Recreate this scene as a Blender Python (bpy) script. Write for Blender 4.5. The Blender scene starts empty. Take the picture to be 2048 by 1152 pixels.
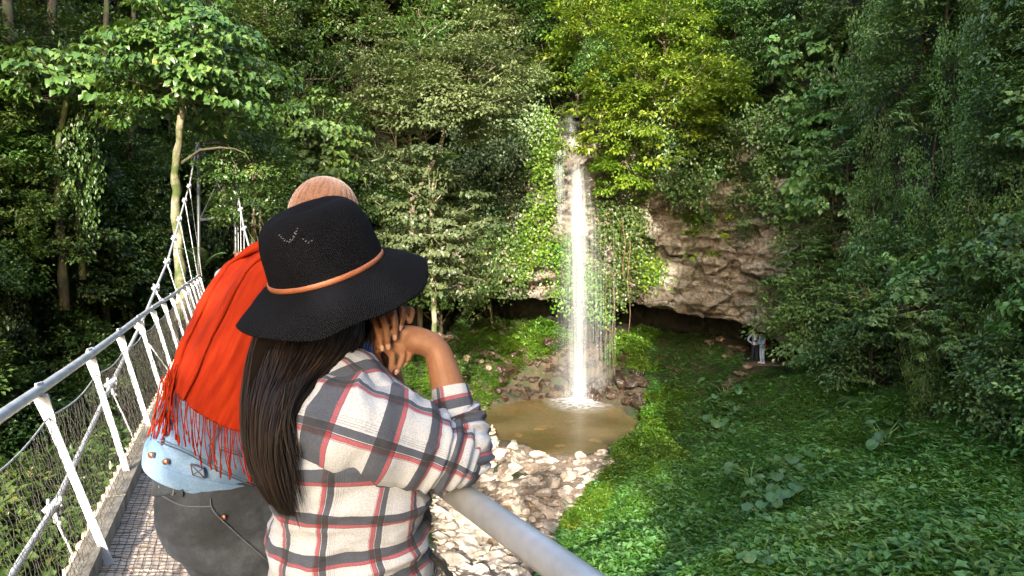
import bpy, math, random
import numpy as np
from mathutils import Vector, Matrix

# ------------------------------------------------------------------ camera, world, sun, exposure
scene = bpy.context.scene
C = scene.collection
PITCH = math.radians(3.2)
F = 1365.0
cam_data = bpy.data.cameras.new("camera")
cam_data.lens = 24.0
cam_data.sensor_width = 36.0
cam_data.clip_start = 0.05
cam_data.clip_end = 1500.0
cam = bpy.data.objects.new("camera", cam_data)
C.objects.link(cam)
cam.location = (0, 0, 0)
cam.rotation_euler = (math.radians(90) - PITCH, 0, 0)
scene.camera = cam

world = bpy.data.worlds.new("World")
scene.world = world
world.use_nodes = True
wn = world.node_tree.nodes
wl = world.node_tree.links
sky = wn.new('ShaderNodeTexSky')
sky.sky_type = 'NISHITA'
sky.sun_disc = False
sky.ozone_density = 0.2
sky.dust_density = 3.0
sky.air_density = 1.0
sky.sun_elevation = math.radians(20.4)
sky.sun_rotation = math.radians(183.4)
wn['Background'].inputs['Strength'].default_value = 0.15
wl.new(sky.outputs[0], wn['Background'].inputs['Color'])

SUN = Vector((0.0594, 1.0, -0.372)).normalized()
sd = bpy.data.lights.new("sun", 'SUN')
sd.energy = 3.1
sd.angle = math.radians(0.5)
sd.color = (1.0, 0.93, 0.82)
sun = bpy.data.objects.new("sun", sd)
sun.rotation_euler = SUN.to_track_quat('-Z', 'Y').to_euler()
C.objects.link(sun)
scene.view_settings.view_transform = 'Standard'
scene.view_settings.look = 'None'
scene.view_settings.exposure = 2.1
scene.cycles.max_bounces = 6
scene.cycles.diffuse_bounces = 3
scene.cycles.glossy_bounces = 2
scene.cycles.transmission_bounces = 4
scene.cycles.transparent_max_bounces = 16
scene.cycles.caustics_reflective = False
scene.cycles.caustics_refractive = False
scene.cycles.use_denoising = True

rng = np.random.default_rng(7)
random.seed(7)

# ------------------------------------------------------------------ geometry helpers
cp, sp = math.cos(PITCH), math.sin(PITCH)


def ray(px, py):
    u = (px - 1024) / F
    v = (576 - py) / F
    return np.array([u, cp + v * sp, -sp + v * cp])


def at(px, py, d):
    """world point that lies d metres deep on the sight line of one spot of the place"""
    return Vector((ray(px, py) * d).tolist())


def hash3(i, j, k, s=0):
    h = (i * 374761393 + j * 668265263 + k * 2147483647 + s * 1274126177) & 0xFFFFFFFF
    h = ((h ^ (h >> 13)) * 1274126177) & 0xFFFFFFFF
    h = (h ^ (h >> 16)) & 0xFFFFFFFF
    return h / 4294967295.0


def vnoise(p, s=0):
    p = np.asarray(p, float)
    i = np.floor(p).astype(np.int64)
    f = p - i
    f = f * f * (3 - 2 * f)
    r = 0
    for dx in (0, 1):
        for dy in (0, 1):
            for dz in (0, 1):
                w = (f[..., 0] if dx else 1 - f[..., 0]) * (f[..., 1] if dy else 1 - f[..., 1]) * (f[..., 2] if dz else 1 - f[..., 2])
                r = r + w * hash3(i[..., 0] + dx, i[..., 1] + dy, i[..., 2] + dz, s)
    return r * 2 - 1


def fbm(p, oct=4, s=0):
    p = np.asarray(p, float)
    r = 0
    a = 1.0
    for o in range(oct):
        r = r + a * vnoise(p * (2 ** o) + 17.3 * o, s + o)
        a *= 0.5
    return r


def worley(p, s=0):
    """distance to nearest cell point and that cell's random value"""
    p = np.asarray(p, float)
    i = np.floor(p).astype(np.int64)
    best = np.full(p.shape[:-1], 9.0)
    sec = np.full(p.shape[:-1], 9.0)
    val = np.zeros(p.shape[:-1])
    for dx in (-1, 0, 1):
        for dy in (-1, 0, 1):
            for dz in (-1, 0, 1):
                c = i + np.array([dx, dy, dz])
                q = np.stack([c[..., a] + hash3(c[..., 0], c[..., 1], c[..., 2], s + 11 * a) for a in range(3)], -1)
                d = np.linalg.norm(q - p, axis=-1)
                v = hash3(c[..., 0], c[..., 1], c[..., 2], s + 77)
                m = d < best
                sec = np.where(m, best, np.minimum(sec, d))
                val = np.where(m, v, val)
                best = np.where(m, d, best)
    return best, sec - best, val


def mesh_np(name, V, Fc, smooth=False, attrs=None, uvs=None):
    """V (n,3), Fc (m,k) ndarray or list of index tuples"""
    me = bpy.data.meshes.new(name)
    V = np.asarray(V, np.float32)
    if isinstance(Fc, np.ndarray):
        m, k = Fc.shape
        me.vertices.add(len(V))
        me.vertices.foreach_set('co', V.ravel())
        me.loops.add(m * k)
        me.loops.foreach_set('vertex_index', Fc.astype(np.int32).ravel())
        me.polygons.add(m)
        me.polygons.foreach_set('loop_start', np.arange(0, m * k, k, dtype=np.int32))
        me.polygons.foreach_set('loop_total', np.full(m, k, np.int32))
        me.update(calc_edges=True)
    else:
        me.from_pydata(V.tolist(), [], Fc)
        me.update()
    if attrs:
        for an, arr in attrs.items():
            a = me.attributes.new(an, 'FLOAT', 'POINT')
            a.data.foreach_set('value', np.asarray(arr, np.float32))
    if uvs is not None:   # per-vertex uv
        uvl = me.uv_layers.new(name='UVMap')
        li = np.empty(len(me.loops), np.int32)
        me.loops.foreach_get('vertex_index', li)
        uvl.data.foreach_set('uv', np.asarray(uvs, np.float32)[li].ravel())
    if smooth:
        me.polygons.foreach_set('use_smooth', np.ones(len(me.polygons), bool))
    return me


def link(name, me, mat=None, parent=None, **props):
    o = bpy.data.objects.new(name, me)
    C.objects.link(o)
    if mat is not None and not me.materials:
        for m in (mat if isinstance(mat, (list, tuple)) else [mat]):
            me.materials.append(m)
    if parent is not None:
        o.parent = parent
    for k, v in props.items():
        if v is not None:
            o[k] = v
    return o


def thing(name, label, category, loc=(0, 0, 0), group=None, rotz=0.0):
    o = bpy.data.objects.new(name, None)
    C.objects.link(o)
    o.empty_display_size = 0.1
    o.location = loc
    o.rotation_euler = (0, 0, rotz)
    o['label'] = label
    o['category'] = category
    if group:
        o['group'] = group
    return o


class MB:
    """collects pieces into one mesh"""
    def __init__(self):
        self.v, self.f, self.uv, self.n, self.mi = [], [], [], 0, []

    def add(self, V, Fs, uv=None, mi=0):
        V = [tuple(map(float, v)) for v in V]
        self.v += V
        self.uv += list(uv) if uv is not None else [(0, 0)] * len(V)
        self.f += [tuple(int(i) + self.n for i in f) for f in Fs]
        self.mi += [mi] * len(Fs)
        self.n += len(V)

    def grid(self, P, closed_u=False, closed_v=False, uv=None, flip=False, mi=0):
        """P array (rows, cols, 3)"""
        P = np.asarray(P, float)
        nr, nc = P.shape[:2]
        Fs = []
        for i in range(nr - (0 if closed_v else 1)):
            for j in range(nc - (0 if closed_u else 1)):
                a = i * nc + j
                b = i * nc + (j + 1) % nc
                c = ((i + 1) % nr) * nc + (j + 1) % nc
                d = ((i + 1) % nr) * nc + j
                Fs.append((d, c, b, a) if flip else (a, b, c, d))
        self.add(P.reshape(-1, 3), Fs, None if uv is None else np.asarray(uv).reshape(-1, 2), mi)

    def tube(self, pts, rad, n=8, cap=True, sx=1.0, mi=0):
        pts = [np.array(p, float) for p in pts]
        if not hasattr(rad, '__len__'):
            rad = [rad] * len(pts)
        rings = []
        up = None
        for i, p in enumerate(pts):
            a = pts[max(i - 1, 0)]
            b = pts[min(i + 1, len(pts) - 1)]
            t = b - a
            t = t / (np.linalg.norm(t) + 1e-9)
            if up is None:
                up = np.cross(t, [0, 0, 1.0])
                if np.linalg.norm(up) < 1e-3:
                    up = np.array([1.0, 0, 0])
            up = up - t * np.dot(up, t)
            up /= np.linalg.norm(up) + 1e-9
            w = np.cross(t, up)
            rings.append([p + rad[i] * (math.cos(2 * math.pi * k / n) * up * sx + math.sin(2 * math.pi * k / n) * w) for k in range(n)])
        L = 0
        uv = []
        for i in range(len(pts)):
            if i:
                L += np.linalg.norm(pts[i] - pts[i - 1])
            uv.append([(k / n, L) for k in range(n)])
        base = self.n
        self.grid(np.array(rings), closed_u=True, uv=np.array(uv), mi=mi)
        if cap:
            self.f.append(tuple(base + k for k in range(n))[::-1])
            self.f.append(tuple(base + (len(pts) - 1) * n + k for k in range(n)))
            self.mi += [mi, mi]

    def box(self, c, sx, sy, sz, R=None, mi=0):
        c = np.array(c, float)
        R = np.eye(3) if R is None else np.array(R, float)
        V = [c + R @ np.array([x * sx / 2, y * sy / 2, z * sz / 2]) for x in (-1, 1) for y in (-1, 1) for z in (-1, 1)]
        Fs = [(0, 1, 3, 2), (4, 6, 7, 5), (0, 4, 5, 1), (2, 3, 7, 6), (0, 2, 6, 4), (1, 5, 7, 3)]
        self.add(V, Fs, mi=mi)

    def mesh(self, name, smooth=True):
        me = bpy.data.meshes.new(name)
        me.from_pydata(self.v, [], self.f)
        me.update()
        uvl = me.uv_layers.new(name='UVMap')
        li = np.empty(len(me.loops), np.int32)
        me.loops.foreach_get('vertex_index', li)
        uvl.data.foreach_set('uv', np.asarray(self.uv, np.float32)[li].ravel())
        if smooth:
            me.polygons.foreach_set('use_smooth', np.ones(len(me.polygons), bool))
        if any(self.mi):
            me.polygons.foreach_set('material_index', np.array(self.mi, np.int32))
        return me

    def build(self, name, mat, parent=None, smooth=True, **props):
        return link(name, self.mesh(name, smooth), mat, parent, **props)


def interp(x, xs, ys):
    return np.interp(x, xs, ys)


# ------------------------------------------------------------------ materials
def newmat(name):
    m = bpy.data.materials.new(name)
    m.use_nodes = True
    nt = m.node_tree
    return m, nt.nodes, nt.links, nt.nodes['Principled BSDF']


def noise_node(N, Lk, scale, detail=4, rough=0.5, vec=None, dist=0.0):
    n = N.new('ShaderNodeTexNoise')
    n.inputs['Scale'].default_value = scale
    n.inputs['Detail'].default_value = detail
    n.inputs['Roughness'].default_value = rough
    n.inputs['Distortion'].default_value = dist
    if vec is not None:
        Lk.new(vec, n.inputs['Vector'])
    return n


def ramp(N, Lk, fac, stops, interpn='LINEAR'):
    r = N.new('ShaderNodeValToRGB')
    cr = r.color_ramp
    cr.interpolation = interpn
    while len(cr.elements) < len(stops):
        cr.elements.new(0.5)
    for e, (p, c) in zip(cr.elements, stops):
        e.position = p
        e.color = (c[0], c[1], c[2], 1) if len(c) == 3 else c
    if fac is not None:
        Lk.new(fac, r.inputs['Fac'])
    return r


def mixc(N, Lk, fac, a, b, mode='MIX'):
    m = N.new('ShaderNodeMix')
    m.data_type = 'RGBA'
    m.blend_type = mode
    for sock, v in ((m.inputs[0], fac), (m.inputs[6], a), (m.inputs[7], b)):
        if isinstance(v, (int, float)):
            sock.default_value = v
        elif isinstance(v, (tuple, list)):
            sock.default_value = (v[0], v[1], v[2], 1)
        else:
            Lk.new(v, sock)
    return m.outputs[2]


def mathn(N, Lk, op, a, b=None, clamp=False):
    m = N.new('ShaderNodeMath')
    m.operation = op
    m.use_clamp = clamp
    for s, v in ((m.inputs[0], a), (m.inputs[1], b)):
        if v is None:
            continue
        if isinstance(v, (int, float)):
            s.default_value = v
        else:
            Lk.new(v, s)
    return m.outputs[0]


def bump(N, Lk, bsdf, height, strength=0.5, dist=0.01):
    b = N.new('ShaderNodeBump')
    b.inputs['Strength'].default_value = strength
    b.inputs['Distance'].default_value = dist
    Lk.new(height, b.inputs['Height'])
    Lk.new(b.outputs[0], bsdf.inputs['Normal'])
    return b


def leafmat(name, c1, c2, c3, rough=0.42, trans=0.25, var=0.25, old=None):
    m, N, Lk, B = newmat(name)
    at_ = N.new('ShaderNodeAttribute')
    at_.attribute_name = 'rnd'
    stops = [(0.0, c1), (0.55, c2), (1.0, c3)]
    if old:
        stops = [(0.0, c1), (0.5, c2), (0.93, c3), (0.985, old)]
    r = ramp(N, Lk, at_.outputs['Fac'], stops)
    oi = N.new('ShaderNodeObjectInfo')
    hs = N.new('ShaderNodeHueSaturation')
    mr = N.new('ShaderNodeMapRange')
    Lk.new(oi.outputs['Random'], mr.inputs[0])
    mr.inputs[3].default_value = 1 - var
    mr.inputs[4].default_value = 1 + var
    Lk.new(mr.outputs[0], hs.inputs['Value'])
    mh = N.new('ShaderNodeMapRange')
    rr = mathn(N, Lk, 'FRACT', mathn(N, Lk, 'MULTIPLY', oi.outputs['Random'], 7.31))
    Lk.new(rr, mh.inputs[0])
    mh.inputs[3].default_value = 0.485
    mh.inputs[4].default_value = 0.515
    Lk.new(mh.outputs[0], hs.inputs['Hue'])
    Lk.new(r.outputs[0], hs.inputs['Color'])
    Lk.new(hs.outputs[0], B.inputs['Base Color'])
    B.inputs['Roughness'].default_value = rough
    B.inputs['Specular IOR Level'].default_value = 0.55
    tr = N.new('ShaderNodeBsdfTranslucent')
    yc = mixc(N, Lk, 0.5, hs.outputs[0], (0.30, 0.42, 0.04))
    Lk.new(yc, tr.inputs[0])
    ms = N.new('ShaderNodeMixShader')
    ms.inputs[0].default_value = trans
    out = N['Material Output']
    Lk.new(B.outputs[0], ms.inputs[1])
    Lk.new(tr.outputs[0], ms.inputs[2])
    Lk.new(ms.outputs[0], out.inputs['Surface'])
    return m


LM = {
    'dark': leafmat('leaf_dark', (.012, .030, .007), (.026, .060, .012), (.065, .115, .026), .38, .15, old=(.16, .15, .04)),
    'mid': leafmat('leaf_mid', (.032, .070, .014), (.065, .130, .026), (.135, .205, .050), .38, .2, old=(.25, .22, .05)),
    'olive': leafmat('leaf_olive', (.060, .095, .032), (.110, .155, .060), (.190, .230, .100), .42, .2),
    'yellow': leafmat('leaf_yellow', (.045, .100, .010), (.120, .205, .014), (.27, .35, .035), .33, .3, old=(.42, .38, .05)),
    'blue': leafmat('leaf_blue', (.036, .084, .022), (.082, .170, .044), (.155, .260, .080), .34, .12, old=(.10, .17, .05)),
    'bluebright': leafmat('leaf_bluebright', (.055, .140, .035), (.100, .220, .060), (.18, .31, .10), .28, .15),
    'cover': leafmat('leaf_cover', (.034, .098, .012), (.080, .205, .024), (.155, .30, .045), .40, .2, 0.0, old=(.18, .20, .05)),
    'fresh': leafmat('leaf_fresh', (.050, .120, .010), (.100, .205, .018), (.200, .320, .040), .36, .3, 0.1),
    'vine': leafmat('leaf_vine', (.055, .12, .022), (.10, .20, .04), (.17, .29, .075), .42, .2),
    'moss': leafmat('leaf_moss', (.020, .055, .010), (.035, .085, .014), (.055, .12, .020), .6, .2),
}


def barkmat(name, a, b, moss=0.3):
    m, N, Lk, B = newmat(name)
    tc = N.new('ShaderNodeTexCoord')
    mp = N.new('ShaderNodeMapping')
    mp.inputs['Scale'].default_value = (1, 1, .35)
    Lk.new(tc.outputs['Object'], mp.inputs[0])
    n = noise_node(N, Lk, 6, 6, .65, mp.outputs[0])
    r = ramp(N, Lk, n.outputs[0], [(.3, a), (.65, b)])
    n2 = noise_node(N, Lk, 1.6, 3, .6, tc.outputs['Object'])
    r2 = ramp(N, Lk, n2.outputs[0], [(.62 - moss * .4, (0, 0, 0)), (.72 - moss * .3, (1, 1, 1))])
    c = mixc(N, Lk, r2.outputs[0], r.outputs[0], (.06, .085, .02))
    Lk.new(c, B.inputs['Base Color'])
    B.inputs['Roughness'].default_value = .85
    bump(N, Lk, B, n.outputs[0], .6, .03)
    return m


BARK = barkmat('bark_brown', (.055, .042, .028), (.16, .125, .085))
BARKP = barkmat('bark_pale', (.15, .12, .08), (.38, .33, .24), .55)
BARKD = barkmat('bark_dark', (.025, .022, .015), (.08, .065, .04))
# ------------------------------------------------------------------ the land
GP = np.array([
    (0, 18, -8.3), (-2.5, 22, -8.2), (1.4, 18, -7.9), (3, 15, -7.1), (5.9, 12, -5.3), (7.1, 10, -4.4), (12.1, 17, -4.4), (9.9, 20, -5.9),
    (13.9, 28, -5.3), (14.1, 22, -4.8), (10.6, 34, -6.2), (13.3, 37, -6.05), (6.9, 27, -7.5), (8, 30, -7.0), (6.9, 34, -6.5), (5, 38, -5.3),
    (1, 39, -5.2), (-2, 39, -5.0), (-4.2, 36.5, -6.2), (-6, 33, -6.6), (-8, 28, -6.8), (-12, 22, -6.5), (-14, 15, -7.4), (-8, 10, -8.4),
    (0, 8, -8.6), (4, 6, -7.2), (-18, 10, -5.5), (0, 43, -4.5), (6, 43, -4.7), (12, 41, -5.3), (0, 0, -9), (10, 0, -4.5), (-20, 30, -4), (-20, 0, -4),
    (3.2, 24, -7.7), (4.8, 22, -7.2), (-4, 26, -7.6), (-7.5, 37.5, -5.0), (-3.8, 31, -7.2), (9, 25, -6.9), (-3, 29, -7.6), (1.0, 24.5, -8.0),
    (18, 20, -3), (18, 30, -3.5), (16, 12, -2.5), (12, 6, -2.5), (17, 38, -5)])


def ground_z(x, y):
    x = np.asarray(x, float)
    y = np.asarray(y, float)
    d2 = (x[..., None] - GP[:, 0]) ** 2 + (y[..., None] - GP[:, 1]) ** 2
    w = 1.0 / (d2 + 1.2) ** 1.9
    z = (w * GP[:, 2]).sum(-1) / w.sum(-1)
    p = np.stack([x * .35, y * .35, x * 0], -1)
    z = z + .22 * fbm(p, 3, 5)
    t = np.hypot((x - 2.2) / 3.6, (y - 31.3) / 5.1) * (1 + .13 * fbm(np.stack([x * .8, y * .8, x * 0], -1), 2, 91))
    shore = np.maximum(z, -7.80)
    k = np.clip((t - .80) / .26, 0, 1)
    k = k * k * (3 - 2 * k)
    k2 = np.clip((t - 1.06) / .35, 0, 1)
    zz = np.where(t < 1.06, -8.45 * (1 - k) + -7.82 * k, -7.82 * (1 - k2) + shore * k2)
    return np.where(t < 1.41, zz, z)


def hit_ground(px, py):
    """points of the land on given sight lines (arrays)"""
    px = np.asarray(px, float)
    py = np.asarray(py, float)
    D = np.stack([(px - 1024) / F, cp + (576 - py) / F * sp, -sp + (576 - py) / F * cp], -1)
    lo = np.full(px.shape, 4.0)
    hitd = np.full(px.shape, np.nan)
    d = 5.0
    while d < 46:
        P = D * d
        below = P[..., 2] < ground_z(P[..., 0], P[..., 1])
        new = below & np.isnan(hitd)
        hitd[new] = d
        d *= 1.02
    for _ in range(5):
        P = D * hitd[..., None]
        below = P[..., 2] < ground_z(P[..., 0], P[..., 1])
        hitd = np.where(below, hitd * .997, hitd * 1.001)
    return D * hitd[..., None], hitd


gm, N, Lk, B = newmat('ground_soil')
tc = N.new('ShaderNodeTexCoord')
n1 = noise_node(N, Lk, .7, 6, .6, tc.outputs['Object'])
n2 = noise_node(N, Lk, 7, 6, .65, tc.outputs['Object'])
r1 = ramp(N, Lk, n2.outputs[0], [(.3, (.035, .026, .016)), (.55, (.095, .065, .038)), (.8, (.20, .15, .095))])
r2 = ramp(N, Lk, n1.outputs[0], [(.42, (0, 0, 0)), (.6, (1, 1, 1))])
Lk.new(mixc(N, Lk, r2.outputs[0], r1.outputs[0], (.028, .045, .014)), B.inputs['Base Color'])
B.inputs['Roughness'].default_value = .95
bump(N, Lk, B, n2.outputs[0], .8, .08)

xs = np.concatenate([[-220, -120, -60, -40], np.arange(-30, 30.01, .45), [40, 60, 120, 220]])
ys = np.concatenate([[-220, -120, -60, -30, -15], np.arange(-6, 48.01, .45), [60, 100, 160, 260]])
X, Y = np.meshgrid(xs, ys)
Z = ground_z(X, Y)
V = np.stack([X, Y, Z], -1).reshape(-1, 3)
nr, nc = X.shape
I, J = np.meshgrid(np.arange(nr - 1), np.arange(nc - 1), indexing='ij')
a = (I * nc + J).ravel()
link('ground', mesh_np('ground', V, np.stack([a, a + 1, a + nc + 1, a + nc], -1), True), gm, kind='structure')

# steep hillsides round the gorge: a wall in plan, leaning back with height
TH = np.radians([-150, -110, -80, -62, -48, -37, -30, -25, -18, -12, -6, 0, 8, 16, 20, 23, 26, 30, 34, 37, 45, 60, 75])
RR = np.array([26, 23, 20, 19, 21, 24, 28, 32, 36, 39, 41.5, 42.5, 42.5, 41.5, 39.5, 36.5, 32, 26.5, 22.5, 20.5, 17.5, 15.5, 15])


def wall_r(th, z):
    r = np.interp(th, TH, RR)
    up = np.clip(z + 4.0, 0, None)
    lean = np.interp(th, np.radians([-60, -20, 0, 20, 40]), [.32, .30, .22, .25, .22])
    return r + lean * up + np.clip(z - 6, 0, None) * .12


def hit_wall(px, py):
    D = ray(px, py)
    h = math.hypot(D[0], D[1])
    th = math.atan2(D[0], D[1])
    d = 10.0
    for _ in range(60):
        z = D[2] * d
        tgt = float(wall_r(th, z)) / h
        d += (tgt - d) * .5
    return d


hm, N, Lk, B = newmat('hillside_soil')
tc = N.new('ShaderNodeTexCoord')
n1 = noise_node(N, Lk, 2.5, 7, .65, tc.outputs['Object'])
r1 = ramp(N, Lk, n1.outputs[0], [(.35, (.012, .014, .007)), (.6, (.030, .038, .014)), (.8, (.06, .055, .03))])
Lk.new(r1.outputs[0], B.inputs['Base Color'])
B.inputs['Roughness'].default_value = 1.0
bump(N, Lk, B, n1.outputs[0], 1.0, .3)
ths = np.radians(np.linspace(-150, 80, 300))
zs = np.linspace(0, 1, 110)
T, Zz = np.meshgrid(ths, zs)
Zz = -10 + Zz * (10 + np.interp(T, np.radians([-60, -40, -20, 25, 45, 60]), [9, 14, 22, 22, 16, 9]))
Rr = wall_r(T, Zz)
P3 = np.stack([np.sin(T) * Rr, np.cos(T) * Rr, Zz], -1)
Rr = Rr + .9 * fbm(P3 * .35, 4, 3) + .3
# behind the rock face and its undercut the hill keeps well back
kk = np.clip(1 - np.abs(np.degrees(T) - 8.5) / 17, 0, 1)
kk = np.clip(kk * 3, 0, 1) * np.clip((7.5 - Zz) / 3, 0, 1)
Rr = Rr + kk * 4.5
V = np.stack([np.sin(T) * Rr, np.cos(T) * Rr, Zz], -1).reshape(-1, 3)
nr, nc = T.shape
I, J = np.meshgrid(np.arange(nr - 1), np.arange(nc - 1), indexing='ij')
a = (I * nc + J).ravel()
link('hillside', mesh_np('hillside', V, np.stack([a, a + nc, a + nc + 1, a + 1], -1), True), hm, kind='structure')

# the spur behind the camera, on the right: it keeps the right half of the gorge in shade
prof = [(-2, -12), (.6, 6), (1.2, 9), (2.6, 10.5), (3.7, 14), (4.1, 18), (5.0, 21), (6.6, 25), (8.3, 29), (9.6, 33), (10.8, 38), (13, 44), (60, 50), (60, -12)]
V = [(x, -25 + .3 * fbm(np.array([x, 0, z]) * .3), z) for x, z in prof] + [(x + 3 + .2 * z, -48, z - 1) for x, z in prof]
n_ = len(prof)
Fs = [tuple(range(n_))[::-1], tuple(range(n_, 2 * n_))] + [(i, (i + 1) % n_, n_ + (i + 1) % n_, n_ + i) for i in range(n_)]
link('hill_spur', mesh_np('hill_spur', V, Fs), hm, kind='structure')

# ------------------------------------------------------------------ rock cliff with its undercut
cm_, N, Lk, B = newmat('cliff_rock')
tc = N.new('ShaderNodeTexCoord')
mp = N.new('ShaderNodeMapping')
mp.inputs['Scale'].default_value = (.6, .6, 1.5)
Lk.new(tc.outputs['Object'], mp.inputs[0])
n1 = noise_node(N, Lk, 1.1, 8, .66, mp.outputs[0], .5)
n2 = noise_node(N, Lk, 6, 8, .7, tc.outputs['Object'])
n3 = noise_node(N, Lk, .45, 4, .6, tc.outputs['Object'])
r1 = ramp(N, Lk, n1.outputs[0], [(.25, (.045, .040, .034)), (.38, (.15, .118, .085)), (.5, (.26, .22, .17)), (.60, (.36, .33, .28)), (.72, (.52, .50, .45))])
r2 = ramp(N, Lk, n2.outputs[0], [(.38, (.28, .25, .22)), (.55, (1, 1, 1))])
c = mixc(N, Lk, .85, r1.outputs[0], r2.outputs[0], 'MULTIPLY')
r3 = ramp(N, Lk, n3.outputs[0], [(.52, (0, 0, 0)), (.62, (1, 1, 1))])
c = mixc(N, Lk, mathn(N, Lk, 'MULTIPLY', r3.outputs[0], .7), c, (.075, .060, .035))
Lk.new(c, B.inputs['Base Color'])
B.inputs['Roughness'].default_value = .8
bump(N, Lk, B, n2.outputs[0], .9, .12)

pxs = [780, 900, 980, 1060, 1250, 1400, 1540, 1620, 1720]
lipz = [-2.4, -2.5, -2.65, -2.55, -2.85, -3.5, -4.2, -4.5, -4.6]
lipr = [40.0, 39.8, 39.4, 39.2, 39.2, 38.6, 37.4, 35.8, 33.5]
A = np.linspace(math.atan((780 - 1024) / F), math.atan((1720 - 1024) / F), 440)
Pxa = 1024 + F * np.tan(A)
rows = []
nface, nund = 210, 60
for k in range(nface):      # face, top to lip
    t = k / (nface - 1)
    z = np.interp(Pxa, [780, 960, 1060], [-.5, 2.0, 6.6]) * (1 - t) + np.interp(Pxa, pxs, lipz) * t
    r = np.interp(Pxa, pxs, lipr) + 1.6 * (1 - t) ** 1.3
    rows.append((r, z))
for k in range(1, nund):    # roof of the undercut, then its back wall
    t = k / (nund - 1)
    lz = np.interp(Pxa, pxs, lipz)
    r = np.interp(Pxa, pxs, lipr) + 5.2 * min(1, t / .6)
    z = lz + .55 * math.sin(min(t / .6, 1) * 1.5) * 0 + (-.15 * min(t / .6, 1)) - max(0, t - .6) / .4 * 3.6
    rows.append((r, z))
Rr = np.array([q[0] for q in rows])
Zz = np.array([q[1] for q in rows])
T = np.tile(A, (len(rows), 1))
P3 = np.stack([np.sin(T) * Rr, np.cos(T) * Rr, Zz], -1)
W1, E1, V1 = worley(P3 * np.array([.45, .45, .75]) + .3 * fbm(P3 * .5, 3, 9)[..., None], 21)
W2, E2, V2 = worley(P3 * np.array([1.1, 1.1, 1.9]) + .4 * fbm(P3 * 1.1, 2, 2)[..., None], 5)
lay = Zz * 1.35 + .5 * fbm(P3 * .22, 3, 8)
layer_id = np.floor(lay).astype(np.int64)
lf = lay - layer_id
led = hash3(layer_id, layer_id * 0, layer_id * 0, 4) - .5 + .25 * np.clip((lf - .75) / .25, 0, 1)
disp = -(1.7 * V1 + .75 * V2 + .8 * led + .35 * fbm(P3 * .8, 4, 12)) + .10 * np.clip(.05 - E1, 0, 1) / .05 + .05 * np.clip(.05 - E2, 0, 1) / .05
fade = np.ones(len(rows))
fade[nface:] = np.linspace(1, .4, len(rows) - nface)
Rr = Rr + disp * fade[:, None] + .6
Zz = Zz + (.18 * (V2 - .5)) * fade[:, None] + (.35 * fbm(P3 * .5, 3, 31)) * np.exp(-((np.arange(len(rows)) - nface) / 22.) ** 2)[:, None]
V = np.stack([np.sin(T) * Rr, np.cos(T) * Rr, Zz], -1).reshape(-1, 3)
nr, nc = T.shape
I, J = np.meshgrid(np.arange(nr - 1), np.arange(nc - 1), indexing='ij')
a = (I * nc + J).ravel()
UND, N, Lk, B = newmat('undercut_shade_rock')  # near-black rock colour paints in the deep shade of the undercut
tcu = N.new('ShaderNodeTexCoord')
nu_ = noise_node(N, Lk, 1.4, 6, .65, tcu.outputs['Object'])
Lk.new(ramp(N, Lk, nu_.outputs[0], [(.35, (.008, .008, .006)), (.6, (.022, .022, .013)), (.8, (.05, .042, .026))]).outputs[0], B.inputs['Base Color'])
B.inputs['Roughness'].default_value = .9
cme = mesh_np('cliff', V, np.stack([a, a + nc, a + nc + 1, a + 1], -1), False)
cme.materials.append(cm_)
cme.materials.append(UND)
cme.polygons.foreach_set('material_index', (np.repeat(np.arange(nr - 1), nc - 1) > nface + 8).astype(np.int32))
link('cliff', cme, None,
     kind='structure')

# ------------------------------------------------------------------ pool
wm, N, Lk, B = newmat('pool_water')
tc = N.new('ShaderNodeTexCoord')
n1 = noise_node(N, Lk, 2.2, 4, .6, tc.outputs['Object'], .8)
B.inputs['Base Color'].default_value = (.15, .125, .05, 1)
nm_ = noise_node(N, Lk, .35, 3, .5, tc.outputs['Object'])
Lk.new(ramp(N, Lk, nm_.outputs[0], [(.35, (.20, .15, .06)), (.65, (.36, .28, .14))]).outputs[0], B.inputs['Base Color'])
B.inputs['Roughness'].default_value = .06
B.inputs['IOR'].default_value = 1.33
bump(N, Lk, B, n1.outputs[0], .35, .05)
tr = N.new('ShaderNodeBsdfTransparent')
tr.inputs[0].default_value = (.92, .80, .52, 1)
ms = N.new('ShaderNodeMixShader')
ms.inputs[0].default_value = .42
Lk.new(tr.outputs[0], ms.inputs[1])
Lk.new(B.outputs[0], ms.inputs[2])
Lk.new(ms.outputs[0], N['Material Output'].inputs['Surface'])
th = np.linspace(0, 2 * np.pi, 120, endpoint=False)
V = [(2.2, 31.3, -7.9)]
Fs = []
for k in range(1, 13):
    rr = k / 12 * 1.14
    for t in th:
        V.append((2.2 + 3.6 * rr * math.cos(t), 31.3 + 5.1 * rr * math.sin(t), -7.9))
for j in range(120):
    Fs.append((0, 1 + j, 1 + (j + 1) % 120))
for k in range(11):
    for j in range(120):
        a_, b_ = 1 + k * 120 + j, 1 + k * 120 + (j + 1) % 120
        Fs.append((a_, a_ + 120, b_ + 120, b_))
link('water', mesh_np('water', V, Fs, True), wm, kind='structure')

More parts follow.
